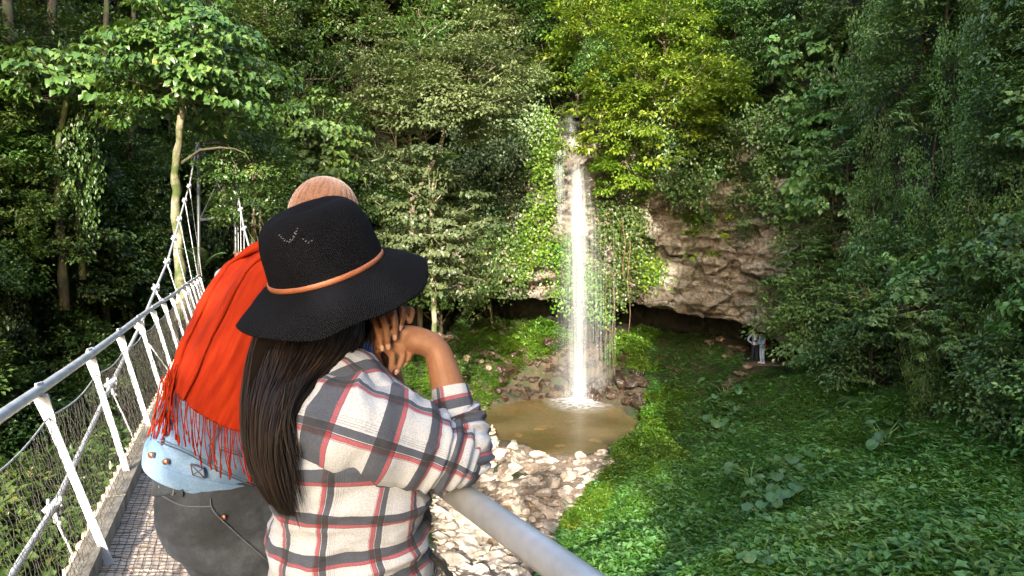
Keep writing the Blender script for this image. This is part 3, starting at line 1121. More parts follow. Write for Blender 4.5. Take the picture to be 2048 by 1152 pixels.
for k, (px, py, dd, s, key, lb) in enumerate(((505, 330, 19.5, .55, 'mid', 'small leafy tree crowding the right leg of the bridge tower'), (520, 430, 19, .5, 'dark', 'dark bush at the foot of the right tower leg'), (445, 215, 20.5, .55, 'dark', 'dark branch mass hanging over the tower crossbar'),
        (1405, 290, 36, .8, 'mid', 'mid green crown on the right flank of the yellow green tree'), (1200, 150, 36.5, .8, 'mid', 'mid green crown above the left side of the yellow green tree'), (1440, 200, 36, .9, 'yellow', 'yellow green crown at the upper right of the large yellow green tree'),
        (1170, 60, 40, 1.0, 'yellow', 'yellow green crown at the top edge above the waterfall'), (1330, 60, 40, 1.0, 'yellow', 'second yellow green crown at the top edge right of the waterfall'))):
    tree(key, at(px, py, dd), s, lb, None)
# bare trunks in the dark forest on the left
for k, (px, w, dd) in enumerate(((100, .20, 22), (205, .14, 23), (262, .11, 24), (18, .22, 20)  )):
    mb = MB()
    mb.tube([at(px + 9 * math.sin(k + j), 760 - j * 110, dd) for j in range(8)], [w * (1 - .06 * j) for j in range(8)], 8)
    t = thing('forest_tree', ['thick dark trunk standing second from the far left edge', 'slender dark trunk left of the pale trunked tree', 'thin dark trunk just left of the pale trunked tree', 'thickest dark trunk at the far left edge',
                             'dark trunk in the forest behind the brown beanie', 'thin trunk behind the right side of the black hat', 'thin pale trunk left of the layered grey green tree'][k], 'tree', (0, 0, 0))
    mb.build('trunk', BARK if k > 4 else BARKD, t)

# ---- ivy on the cliff and beside the fall (leaf curtains that follow the rock)
def curtain(label, poly, n, mat, L=.2, W=.15, dface=38.2, thick=.5, group=None, name='ivy'):
    xs_ = [p[0] for p in poly]
    ys_ = [p[1] for p in poly]
    P, c = [], 0
    while len(P) < n:
        x, y = random.uniform(min(xs_), max(xs_)), random.uniform(min(ys_), max(ys_))
        if in_poly(x, y, poly):
            lump = .6 * vnoise(np.array([x / 30, y / 40, 3.0]), 4)
            if vnoise(np.array([x / 16, y / 20, 9.0]), 6) < -.25:
                continue
            x += random.gauss(0, 9)
            y += random.gauss(0, 12)
            df = dface(x, y) if callable(dface) else dface
            P.append(np.array(at(x, y, df - random.random() * thick + .5 * lump)))
    P = np.array(P)
    n = len(P)
    A = np.array([0, -.3, -.8]) + .8 * unit(n)
    Nn = np.array([0, -.8, .8]) + .8 * unit(n)
    o = link(name, leaf_mesh('ivy_leaves', P, A, Nn, L * rng.uniform(.6, 1.2, n), W * rng.uniform(.7, 1.2, n), .2), LM[mat])
    o['label'] = label
    o['category'] = 'ivy'
    return o


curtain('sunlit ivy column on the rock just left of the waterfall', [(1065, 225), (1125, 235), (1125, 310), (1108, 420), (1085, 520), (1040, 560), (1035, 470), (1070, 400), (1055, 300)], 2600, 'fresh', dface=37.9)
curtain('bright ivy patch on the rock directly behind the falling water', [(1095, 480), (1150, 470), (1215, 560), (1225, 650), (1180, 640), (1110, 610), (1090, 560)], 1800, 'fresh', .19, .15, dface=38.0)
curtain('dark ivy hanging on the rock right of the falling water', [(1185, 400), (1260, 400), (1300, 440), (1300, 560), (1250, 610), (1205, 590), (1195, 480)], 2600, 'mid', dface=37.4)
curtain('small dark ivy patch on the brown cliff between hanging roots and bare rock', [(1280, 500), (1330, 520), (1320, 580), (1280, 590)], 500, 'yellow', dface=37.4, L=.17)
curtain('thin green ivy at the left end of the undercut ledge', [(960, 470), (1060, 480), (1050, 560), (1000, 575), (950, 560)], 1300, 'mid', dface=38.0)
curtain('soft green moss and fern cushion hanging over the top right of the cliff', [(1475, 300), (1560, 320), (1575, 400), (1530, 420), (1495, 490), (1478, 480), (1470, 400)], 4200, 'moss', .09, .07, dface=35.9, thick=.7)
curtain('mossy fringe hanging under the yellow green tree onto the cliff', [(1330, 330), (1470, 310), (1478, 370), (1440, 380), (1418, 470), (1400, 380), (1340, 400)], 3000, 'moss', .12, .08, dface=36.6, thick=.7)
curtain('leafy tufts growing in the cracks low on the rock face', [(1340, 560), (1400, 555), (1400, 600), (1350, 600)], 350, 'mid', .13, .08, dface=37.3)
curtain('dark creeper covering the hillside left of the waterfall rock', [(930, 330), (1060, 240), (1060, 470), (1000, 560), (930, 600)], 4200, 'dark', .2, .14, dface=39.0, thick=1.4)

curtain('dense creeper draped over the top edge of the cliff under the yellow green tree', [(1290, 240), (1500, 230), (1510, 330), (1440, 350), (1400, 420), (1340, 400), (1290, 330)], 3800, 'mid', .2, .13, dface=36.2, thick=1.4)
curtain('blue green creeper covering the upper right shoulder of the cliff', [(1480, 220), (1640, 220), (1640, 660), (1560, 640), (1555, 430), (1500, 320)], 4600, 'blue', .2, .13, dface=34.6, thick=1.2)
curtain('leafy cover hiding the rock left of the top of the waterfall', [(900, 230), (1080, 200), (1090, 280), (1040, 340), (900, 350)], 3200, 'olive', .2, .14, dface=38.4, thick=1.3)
curtain('bush growing over the left end of the ledge', [(930, 520), (1010, 540), (1010, 600), (930, 620)], 1200, 'mid', .2, .13, dface=37.4, thick=.9)
# hanging roots right of the fall
for k, (x0, y0, y1, lb) in enumerate(((1226, 575, 778, 'longest hanging root, reaching down to the wet rocks right of the waterfall'), (1258, 480, 668, 'reddish hanging root farther right of the waterfall'),
                                      (1212, 560, 700, 'thin hanging root closest to the falling water'), (1480, 300, 430, 'pale root hanging down the top of the cliff'), (1248, 440, 560, 'short hanging root against the dark ivy'))):
    mb = MB()
    dd = 36.3 if k < 3 else 36.0
    mb.tube([at(x0 + 2.5 * math.sin(j * .9 + k), y0 + (y1 - y0) * j / 10, dd) for j in range(11)], .022 if k != 2 else .014, 5)
    o = mb.build('hanging_root', barkmat('root_bark', (.09, .045, .022), (.20, .11, .06), -.5) if k == 0 else bpy.data.materials['root_bark'])
    o['label'] = lb
    o['category'] = 'root'

# ---- pale twigs and lianas on the right wall
for k in range(14):
    px = random.uniform(1500, 2040)
    py = random.uniform(60, 560)
    d = hit_wall(px, py) - 2.0
    mb = MB()
    ln = random.uniform(60, 170)
    mb.tube([at(px + 14 * math.sin(j * .8 + k), py + ln * j / 8, d + .2 * math.sin(j + k)) for j in range(9)], .014, 4)
    o = mb.build('liana', BARKP)
    o['label'] = 'thin pale liana hanging loose in front of the right forest wall'
    o['category'] = 'liana'
    o['group'] = 'lianas of the right forest wall'

for k in range(26):
    px = random.uniform(560, 1080)
    py = random.uniform(20, 420)
    d = hit_wall(px, py) - 3.2
    sgn = random.choice((-1, 1))
    mb = MB()
    ln = random.uniform(40, 110)
    mb.tube([at(px + sgn * ln * (j / 7) ** 1.3 + 5 * math.sin(j * 1.3 + k), py - ln * .9 * j / 7 + 4 * math.sin(j * 2.1), d - .1 * j) for j in range(8)], [.035 * (1 - .11 * j) for j in range(8)], 5)
    for q in range(3):
        j = 2 + q
        b0 = (px + sgn * ln * (j / 7) ** 1.3, py - ln * .9 * j / 7)
        mb.tube([at(b0[0], b0[1], d - .1 * j), at(b0[0] - sgn * 9, b0[1] - 16, d - .1 * j - .1), at(b0[0] - sgn * 12, b0[1] - 30, d - .1 * j - .2)], [.016, .011, .006], 4)
    o = mb.build('bare_branch', BARKP if k % 2 else BARK)
    o['label'] = 'thin bare branch sticking out of the leaves on the hillside left of the waterfall'
    o['category'] = 'branch'
    o['group'] = 'bare branches of the hillside left of the waterfall'
# ---- ground cover
def cover(name, n, region, mat, L, W, up, bbox, label=None, broadish=False, tuft=5, lift=.22, bare=None):
    px = rng.uniform(bbox[0], bbox[2], n)
    py = rng.uniform(bbox[1], bbox[3], n)
    keep = np.array([in_poly(a, b, region) for a, b in zip(px, py)])
    if bare:
        for pl in bare:
            keep &= ~np.array([in_poly(a, b, pl) for a, b in zip(px, py)])
    px, py = px[keep], py[keep]
    H, dd = hit_ground(px, py)
    ok = ~np.isnan(dd)
    H = H[ok]
    t = np.hypot((H[:, 0] - 2.2) / 3.6, (H[:, 1] - 31.3) / 5.1)
    H = H[t > 1.02]
    n = len(H)
    idx = np.repeat(np.arange(n), tuft)
    m = len(idx)
    hgt = lift * (.5 + .5 * fbm(np.stack([H[:, 0] * .9, H[:, 1] * .9, H[:, 2] * 0], 1), 3, 41)) + .04
    hgt = np.clip(hgt, .02, None)
    P = H[idx] + rng.normal(size=(m, 3)) * np.array([.05, .05, .02])
    P[:, 2] += hgt[idx] * rng.uniform(.3, 1.15, m)
    ang = rng.uniform(0, 6.283, m)
    A = np.stack([np.cos(ang), np.sin(ang), rng.uniform(-.15, up, m)], 1)
    Nn = np.array([0, 0, 1.0]) + .35 * unit(m) - A * .3
    big_ = rng.uniform(.6, 1.25, m)
    lump = np.clip(.5 + .6 * fbm(np.stack([P[:, 0] * .5, P[:, 1] * .5, P[:, 2] * 0], 1), 3, 13), 0, 1)
    return link(name, leaf_mesh('cover_leaves', P, A, Nn, L * big_, W * big_, .2, False, .15, lump), LM[mat], kind='stuff')


GREENR = [(1290, 660), (1430, 660), (1520, 740), (1650, 740), (1900, 800), (2300, 860), (2400, 1300), (1060, 1300), (1080, 1130), (1130, 1040), (1200, 985), (1250, 935), (1225, 905), (1280, 850), (1300, 800), (1280, 730)]
cover('undergrowth', 90000, GREENR, 'cover', .135, .044, .5, (1050, 640, 2350, 1290), lift=.30, bare=[[(1400, 665), (1525, 690), (1535, 735), (1440, 790), (1435, 775), (1490, 730)]])
cover('undergrowth', 5200, GREENR, 'bluebright', .20, .12, .5, (1050, 640, 2350, 1290), lift=.42, tuft=4)
cover('undergrowth', 1400, GREENR, 'vine', .20, .06, .9, (1050, 640, 2350, 1290), lift=.55, tuft=5)
LEFTG = [(830, 700), (960, 660), (1020, 690), (1000, 800), (940, 900), (830, 960), (700, 900), (700, 760)]
cover('undergrowth', 9000, LEFTG, 'fresh', .16, .07, .6, (690, 640, 1060, 1000), lift=.3)
MOUND = [(900, 640), (1000, 625), (1130, 640), (1140, 690), (1060, 720), (1010, 700), (930, 690)]
cover('undergrowth', 5000, [(1000, 700), (1060, 665), (1130, 660), (1130, 700), (1060, 730), (1015, 770), (985, 780)], 'fresh', .16, .08, .6, (980, 640, 1150, 790), lift=.35)
cover('undergrowth', 4500, MOUND, 'fresh', .16, .08, .6, (880, 600, 1180, 760), lift=.35)
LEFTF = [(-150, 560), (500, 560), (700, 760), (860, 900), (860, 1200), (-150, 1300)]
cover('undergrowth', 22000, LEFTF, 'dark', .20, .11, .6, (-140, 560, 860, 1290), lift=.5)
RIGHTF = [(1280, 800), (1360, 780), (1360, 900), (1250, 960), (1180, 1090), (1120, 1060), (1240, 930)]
cover('undergrowth', 6500, RIGHTF, 'yellow', .17, .08, .7, (1100, 770, 1380, 1110), lift=.4)  # yellower leaves paint the sunlit strip right of the pool

# bright leafy mounds by the water, each a shrub
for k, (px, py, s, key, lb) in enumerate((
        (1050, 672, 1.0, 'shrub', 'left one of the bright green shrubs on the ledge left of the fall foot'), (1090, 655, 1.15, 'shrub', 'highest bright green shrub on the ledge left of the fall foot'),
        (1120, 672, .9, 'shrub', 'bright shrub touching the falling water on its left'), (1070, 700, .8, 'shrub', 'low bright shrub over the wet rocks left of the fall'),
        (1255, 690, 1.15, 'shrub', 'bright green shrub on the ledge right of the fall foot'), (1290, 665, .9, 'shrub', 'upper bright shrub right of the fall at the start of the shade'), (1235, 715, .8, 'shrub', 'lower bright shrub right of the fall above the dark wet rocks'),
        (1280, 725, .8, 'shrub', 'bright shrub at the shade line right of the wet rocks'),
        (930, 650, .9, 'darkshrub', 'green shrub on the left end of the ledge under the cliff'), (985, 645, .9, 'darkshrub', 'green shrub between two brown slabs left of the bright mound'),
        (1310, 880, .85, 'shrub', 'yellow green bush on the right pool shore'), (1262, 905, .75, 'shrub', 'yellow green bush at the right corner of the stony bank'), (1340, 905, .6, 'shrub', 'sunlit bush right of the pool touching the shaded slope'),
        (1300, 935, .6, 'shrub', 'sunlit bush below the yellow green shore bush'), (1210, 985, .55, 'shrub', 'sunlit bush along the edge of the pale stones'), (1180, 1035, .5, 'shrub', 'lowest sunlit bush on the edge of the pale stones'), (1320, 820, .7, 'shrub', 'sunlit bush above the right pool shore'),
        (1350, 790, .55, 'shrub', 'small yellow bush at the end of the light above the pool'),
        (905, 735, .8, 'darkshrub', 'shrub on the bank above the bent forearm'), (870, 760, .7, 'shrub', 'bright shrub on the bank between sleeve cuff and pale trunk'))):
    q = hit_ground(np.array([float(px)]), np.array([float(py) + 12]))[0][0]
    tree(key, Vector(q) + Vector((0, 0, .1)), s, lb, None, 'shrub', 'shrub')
# shrubs below the left railing
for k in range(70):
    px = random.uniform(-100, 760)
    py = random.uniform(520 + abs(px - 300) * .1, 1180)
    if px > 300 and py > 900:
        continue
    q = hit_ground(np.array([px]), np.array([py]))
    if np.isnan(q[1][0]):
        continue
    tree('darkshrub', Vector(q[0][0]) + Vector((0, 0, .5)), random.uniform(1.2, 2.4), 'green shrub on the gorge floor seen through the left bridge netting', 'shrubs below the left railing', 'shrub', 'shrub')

# ---- elephant ear plants: big heart leaves on stalks
ELM = leafmat('elephant_leaf', (.045, .115, .038), (.07, .16, .052), (.10, .20, .07), .26, .12, .12)
STALK = barkmat('plant_stalk', (.06, .14, .03), (.12, .22, .06), -.5)


def heart_leaf(size):
    """one big leaf, stalk joint at the origin, tip along +y, normal +z"""
    th = np.linspace(0, 2 * np.pi, 22, endpoint=False)
    V = [(0, 0, 0)]
    out = []
    for t in th:
        r = .5 * (1 + .18 * math.cos(2 * t)) * (1 - .38 * math.exp(-((abs(math.atan2(math.sin(t + math.pi / 2), math.cos(t + math.pi / 2)))) / .35) ** 2))
        y = r * math.sin(t) * 1.25 + .16
        x = r * math.cos(t) * .92
        out.append((x, y))
    for f in (.35, .7, 1.0):
        for k, (x, y) in enumerate(out):
            w = .03 * math.sin(k * 2.4) * f
            V.append((x * f, y * f, (.16 * abs(x) * f - .35 * (y * f) ** 2 * (1 if y > 0 else .4)) + w))
    V = np.array(V) * size
    Fs = [(0, 1 + k, 1 + (k + 1) % 22) for k in range(22)]
    for r_ in range(2):
        for k in range(22):
            a_, b_ = 1 + r_ * 22 + k, 1 + r_ * 22 + (k + 1) % 22
            Fs.append((a_, a_ + 22, b_ + 22, b_))
    return mesh_np('heart_leaf', V, Fs, True, {'rnd': rng.random(len(V)) * .2 + rng.random() * .8})


HL = [heart_leaf(s) for s in (1.0, 1.0, 1.0, 1.0)]
for me in HL:
    me.materials.append(ELM)


def ear_plant(px, py, s, nleaf, label, spread=1.0):
    q = Vector(hit_ground(np.array([float(px)]), np.array([float(py)]))[0][0])
    t = thing('elephant_ear_plant', label, 'plant', q)
    for k in range(int(nleaf * 1.7)):
        a = random.uniform(0, 6.28)
        r = random.uniform(.15, .75) * s * spread
        h = random.uniform(.22, .55) * s
        tip = Vector((r * math.cos(a), r * math.sin(a), h))
        mb = MB()
        mb.tube([(0, 0, 0), (tip.x * .35, tip.y * .35, h * .7), tuple(tip)], [.018 * s, .013 * s, .009 * s], 5)
        mb.build('stalk', STALK, t)
        o = bpy.data.objects.new('leaf', random.choice(HL))
        C.objects.link(o)
        o.parent = t
        o.location = tip
        sz = random.uniform(.15, .28) * s
        o.scale = (sz, sz, sz)
        # leaf blades face up and out, roughly toward the open gorge
        o.rotation_euler = (random.uniform(-.75, .1), random.uniform(-.35, .35), a - math.pi / 2 + random.uniform(-.5, .5))


for a_ in ((1500, 975, 1.0, 9, 'elephant ear plant at the top left of the large clump on the shaded slope'), (1580, 955, 1.0, 9, 'elephant ear plant at the upper right of the large clump on the shaded slope'),
           (1560, 1020, 1.0, 10, 'elephant ear plant in the middle of the large clump on the shaded slope'), (1610, 1010, 1.0, 8, 'elephant ear plant on the right side of the large clump on the shaded slope'),
           (1520, 1060, .9, 8, 'elephant ear plant at the bottom of the large clump on the shaded slope'), (1525, 1130, .7, 5, 'small elephant ear plant at the lower edge of the picture'),
           (1770, 905, 1.1, 8, 'lone elephant ear plant with pale glossy leaves in the middle of the right slope'), (1790, 870, .9, 5, 'darker elephant ear plant just above the lone glossy one'),
           (1840, 790, .9, 6, 'elephant ear plant under the glossy tree at the foot of the right wall'),
           (1450, 800, 1.3, 8, 'elephant ear plant just below the path stones'), (1470, 830, 1.2, 8, 'second elephant ear plant below the path stones'), (1435, 860, 1.2, 8, 'elephant ear plant lowest in the row below the path'), (1455, 880, 1.1, 6, 'lowest small elephant ear plant below the path')):
    ear_plant(a_[0], a_[1], a_[2] * 1.25, a_[3], a_[4])

# ---- ferns
def fern(px, py, s, label, n=9, loc=None, erect=.5):
    q = Vector(hit_ground(np.array([float(px)]), np.array([float(py)]))[0][0]) if loc is None else loc
    P, A, Nn, L = [], [], [], []
    for k in range(n):
        a = k / n * 6.28 + random.uniform(-.2, .2)
        ln = s * random.uniform(.8, 1.1)
        for j in range(26):
            t = j / 25
            c = np.array([math.cos(a) * ln * t, math.sin(a) * ln * t, ln * (erect * t * 1.6 - .9 * t * t) + .1])
            ax = np.array([math.cos(a), math.sin(a), .2 - t])
            side = np.array([-math.sin(a), math.cos(a), 0])
            for sg in (-1, 1):
                P.append(c)
                A.append(side * sg + ax * .35)
                Nn.append([0, 0, 1])
                L.append(ln * .30 * math.sin(math.pi * min(1, t * .8 + .12)) + .03)
    L = np.array(L)
    P, A, Nn = np.array(P), np.array(A), np.array(Nn, float)
    t = thing('fern', label, 'fern', q)
    for k in range(n):
        s_ = slice(k * 52, k * 52 + 52)
        link('frond', leaf_mesh('frond', P[s_], A[s_], Nn[s_], L[s_], L[s_] * .22 + .012, .1), LM['bluebright'], t)
    return t


for a_ in ((1668, 835, .75, 'tree fern left of the lone elephant ear plants'), (1722, 812, .8, 'tree fern higher up at the foot of the right wall'), (1880, 880, .7, 'fern between the lone elephant ears and the right edge'), (1930, 905, .7, 'fern at the right side of the slope'),
           (1985, 880, .7, 'fern near the right edge under the creepers'), (1965, 1120, .55, 'fern in the lower right corner'), (1660, 880, .6, 'small fern below the tree ferns'), (1760, 970, .5, 'fern below the lone elephant ear plant')):
    fern(*a_)
fern(0, 0, .9, "bird's nest fern perched on the trunk of the slim tree behind the hat", 16, at(868, 345, 24.7), .9)
fern(0, 0, .55, "bird's nest fern perched high in the broad leafed tree left of the tower", 12, at(385, 140, 16), .9)
fern(0, 0, .7, 'bright fern frond rising beside the end of the left handrail', 3, at(405, 545, 17), 1.0)

# ---- unseen crowns added to shade the couple and left forest and fringe the spur
for k, (x, y, z, s) in enumerate(((-.55, -6.3, 2.8, .33), (-.45, -6.0, 2.2, .27), (-.80, -6.4, 2.2, .20), (-1.03, -6.2, 2.22, .13), (-1.0, -6.2, 2.42, .12), (-20, -22, 15, 1.8), (-27, -22, 8, 2.6), (-21, -21, 7, 1.6), (-19, -24, 14, 2.2), (-17, -22, 23, 2.2), (-25, -24, 20, 2.4), (-12, -26, 31, 1.5), (-22, -26, 30, 2.4), (-28, -25, 12, 2.4), (-7.5, -26, 33, 1.3), (-31, -26, 28, 2.4),
                                  (3.4, -24, 16.0, .7), (4.6, -24, 19, .8), (6.0, -24, 23, 1.1), (7.8, -24, 28, 1.2), (9.5, -24, 33, 1.2), (1.6, -24, 10, .7), (6.3, -24, 27.5, .7), (11, -24, 38, 1.4), (5.2, -24, 25.5, .5))):
    tree('dark' if x < 0 else 'mid', (x, y, z), s, 'unseen leaf crown added behind the viewpoint to cast shade', 'unseen shade crowns behind the viewpoint')
# ------------------------------------------------------------------ suspension bridge
def simplemat(name, col, rough=.5, metal=0.0, nscale=12, var=.25, bs=.2, bd=.004, spec=.5):
    m, N, Lk, B = newmat(name)
    tc = N.new('ShaderNodeTexCoord')
    n = noise_node(N, Lk, nscale, 6, .6, tc.outputs['Object'])
    r = ramp(N, Lk, n.outputs[0], [(.3, tuple(c * (1 - var) for c in col)), (.7, tuple(min(1, c * (1 + var)) for c in col))])
    Lk.new(r.outputs[0], B.inputs['Base Color'])
    B.inputs['Roughness'].default_value = rough
    B.inputs['Metallic'].default_value = metal
    B.inputs['Specular IOR Level'].default_value = spec
    if bs:
        bump(N, Lk, B, n.outputs[0], bs, bd)
    return m


GALV = simplemat('galvanised_steel', (.50, .52, .54), .45, .45, 9, .22, .15)
WPAINT = simplemat('pale_painted_steel', (.52, .54, .58), .5, 0, 14, .12, .2)
CABLE = simplemat('steel_cable', (.48, .49, .50), .5, .3, 60, .3, .5)
NETM = simplemat('dark_net_wire', (.055, .052, .045), .5, .2, 30, .3, 0)
TOWERM = simplemat('tower_steel', (.08, .09, .09), .4, .5, 5, .3, .1)
TIMB = barkmat('weathered_timber', (.10, .085, .065), (.30, .27, .22), -.5)
PLANKM = barkmat('deck_plank', (.42, .31, .235), (.72, .58, .46), -.5)


def Bp(d, a, z):
    p = at(470, 500, d)
    return np.array([p.x + a, p.y, p.z + z])


bridge = thing('suspension_bridge', 'narrow suspension footbridge with timber deck, netting sides and silver handrails', 'bridge', (-.45, 1.5, -1.6))
BO = np.array(bridge.location)


class BM_(MB):
    def build(self, name, mat, parent=None, smooth=True, **props):
        self.v = [tuple(np.array(v) - BO) for v in self.v] if parent is bridge else self.v
        return super().build(name, mat, parent, smooth, **props)


ZD = -1.60
# planks, each a board across the walkway, in one surface-pattern mesh
mb = BM_()
d = -2.0
while d < 20.5:
    w = .135
    al = -.86 - .10 * min(1, max(0, d / 20)) * 1
    ar = .42 - .30 * min(1, max(0, d / 16))
    c0 = Bp(d, al, ZD)
    c1 = Bp(d, ar, ZD)
    mid = (c0 + c1) / 2 + np.array([0, 0, -.02 + random.uniform(-.002, .002)])
    mb.box(mid, ar - al, w, .038)
    d += .15
mb.build('deck', PLANKM, bridge, False)
mb = BM_()
for a in (-.55, .05):
    mb.tube([Bp(d, a * (1 - .2 * d / 20), ZD - .12) for d in np.linspace(-2, 20.4, 12)], .045, 6)
mb.build('under_beam', TIMB, bridge)
# kerb timbers with joints
d = .6
k = 0
while d < 19.5:
    ln = 1.14
    a0, a1 = -.76, -.76
    p0, p1 = Bp(d, a0, ZD + .06), Bp(d + ln, a1, ZD + .06)
    t_ = (p1 - p0) / np.linalg.norm(p1 - p0)
    s_ = np.cross(t_, [0, 0, 1.0])
    R = np.stack([t_, s_, [0, 0, 1.0]], 1)
    mb = BM_()
    mb.box((p0 + p1) / 2, np.linalg.norm(p1 - p0), .10, .095, R)
    mb.build('kerb_timber', TIMB, bridge, False)
    d += 1.16
# handrails
def rail(name, pts, r):
    mb = BM_()
    mb.tube(pts, r, 20)
    return mb.build(name, GALV, bridge)


HR = -.70
o = rail('handrail', [Bp(d, -1.0 - .015 * math.sin(d), HR) for d in np.linspace(-.6, 19.2, 40)], .026)
mb = BM_()
for dd in (4.62, 9.2, 13.9):
    mb.tube([Bp(dd, -1.0, HR), Bp(dd + .07, -1.0, HR)], .031, 14)
o2 = mb.build('rail_sleeve', GALV, bridge)
pr1, pr2 = np.array(at(913, 985, 1.44)), np.array(at(1150, 1155, 1.06))
dirr = (pr2 - pr1)
pts = [pr1 + dirr * k for k in (4.5, 2.5, 1.2, 0, -.6, -1.2)]
q = pts[-1]
for d in np.linspace(2.4, 19.0, 16):
    a = .46 - .30 * min(1, (d - 2.4) / 14)
    pts.append(Bp(d, a, -.5 - .1 * min(1, (d - 2.4) / 6)))
# smooth the joint between near and far piece
pp = [np.array(p) for p in pts]
for _ in range(3):
    pp = [pp[0]] + [(.25 * pp[i - 1] + .5 * pp[i] + .25 * pp[i + 1]) if i > 4 else pp[i] for i in range(1, len(pp) - 1)] + [pp[-1]]
RIGHTRAIL = pp
rail('handrail', pp, .0285)

# flat-bar balusters with a flared cut top and a bracket to the rail
def baluster(top, base, side):
    top, base = np.array(top), np.array(base)
    ax = base - top
    L = np.linalg.norm(ax)
    ax /= L
    al = np.array([-.376, .9266, 0])
    wv = np.array([.9266, .376, 0]) * 1.0
    mb = BM_()
    rows = []
    for t, w in ((-.02, .050), (.0, .052), (.12, .040), (.16, .030), (1.0, .030)):
        c = top + ax * L * t
        e = wv * w / 2 * 1.3
        f = al * .005
        g = al * w * .42
        rows.append([c - e - f, c + e - f, c + e * .9 + g, c + e * .75 + g, c + e * .75 + f * .2, c - e + f])
    mb.grid(np.array(rows), closed_u=True)
    mb.f.append((0, 1, 2, 3, 4, 5))
    mb.mi.append(0)
    mb.build('baluster', WPAINT, bridge, False)
    # bolt plate below rail
    mb = BM_()
    mb.box(top + np.array([-.02 * side, .02, .03]), .012, .05, .09)
    mb.build('bracket', WPAINT, bridge, False)


for k in range(14):
    d = 3.35 + 1.175 * k
    a_top, a_bot = -.98, -.74 if k else -.67
    baluster(Bp(d, a_top, HR - .035), Bp(d + .02, a_bot, ZD + .01), 1)
baluster(Bp(2.17, -.98, HR - .035), Bp(2.2, -.72, ZD + .01), 1)
baluster(Bp(1.0, -.98, HR - .035), Bp(1.02, -.72, ZD + .01), 1)
for k in range(6):
    i = 6 + 2 * k
    if i < len(RIGHTRAIL):
        t_ = RIGHTRAIL[i] + np.array([0, 0, -.03])
        baluster(t_, t_ + np.array([-.16, -.05, ZD - t_[2]]), -1)

# netting: woven wire, knots drift a little
def net(name, fn, nu, nv, r=.0014, jit=.004, label=None, sag=0):
    G = np.array([[fn(u, v) for v in np.linspace(0, 1, nv)] for u in np.linspace(0, 1, nu)])
    G = G + rng.normal(size=G.shape) * jit
    V, Fs = [], []
    tri = np.array([[0, 1.0], [.87, -.5], [-.87, -.5]])
    def strand(line):
        n = len(line)
        T = np.gradient(line, axis=0)
        T /= np.linalg.norm(T, axis=1, keepdims=True) + 1e-9
        S = np.cross(T, np.array([.3, .5, .8]))
        S /= np.linalg.norm(S, axis=1, keepdims=True) + 1e-9
        U = np.cross(T, S)
        base = sum(len(x) for x in V)
        V.append((line[:, None, :] + r * (tri[None, :, 0, None] * S[:, None, :] + tri[None, :, 1, None] * U[:, None, :])).reshape(-1, 3))
        i = np.arange(n - 1)[:, None] * 3
        k = np.arange(3)[None, :]
        Fs.append(np.stack([base + i + k, base + i + (k + 1) % 3, base + i + 3 + (k + 1) % 3, base + i + 3 + k], -1).reshape(-1, 4))
    for i in range(nu):
        strand(G[i])
    for j in range(nv):
        strand(G[:, j])
    V = np.concatenate(V) - BO
    return link(name, mesh_np(name, V, np.concatenate(Fs)), NETM, bridge)


def left_net(d0, d1):
    def f(u, v):
        d = d0 + (d1 - d0) * u
        sagv = .035 * abs(math.sin(math.pi * (d - 3.35) / 1.175))
        zt = HR - .13 - sagv
        z = zt + (ZD + .05 - zt) * v
        tt = (z - HR) / (ZD - HR)
        a = -.985 + (.985 - .72) * tt + .02 * math.sin(3 * d) * math.sin(3.14 * v)
        return Bp(d, a, z)
    return f


net('side_net', left_net(.5, 6.5), 172, 22, .0015)
net('side_net', left_net(6.5, 18), 250, 17, .0018)
mb = BM_()
mb.tube([left_net(.5, 18)(u, 0) for u in np.linspace(0, 1, 120)], .0045, 6)
mb.build('hem_wire', CABLE, bridge)


def right_net(u, v):
    f = u * 4.3
    i = min(int(f), 4)
    t_ = f - i
    p = RIGHTRAIL[i] * (1 - t_) + RIGHTRAIL[i + 1] * t_
    zt = p[2] - .13 - .05 * math.sin(u * 9) ** 2
    z = zt + (ZD + .03 - zt) * v
    return np.array([p[0] - .05 - .15 * v, p[1] - .02 - .07 * v, z])


net('side_net', right_net, 110, 30, .0022)
mb = BM_()
mb.tube([right_net(u, 0) + np.array([0, 0, .004]) for u in np.linspace(0, 1, 40)], .006, 6)
mb.tube([right_net(u, 0) + np.array([.006 * math.sin(u * 160), .006 * math.cos(u * 160), .006]) for u in np.linspace(0, 1, 240)], .004, 5)
mb.build('hem_wire', NETM, bridge)


def deck_net(u, v):
    d = 1.6 + 7 * u
    return Bp(d, -.71 + 1.05 * v, ZD + .006)


net('deck_net', deck_net, 175, 27, .0019, .003)

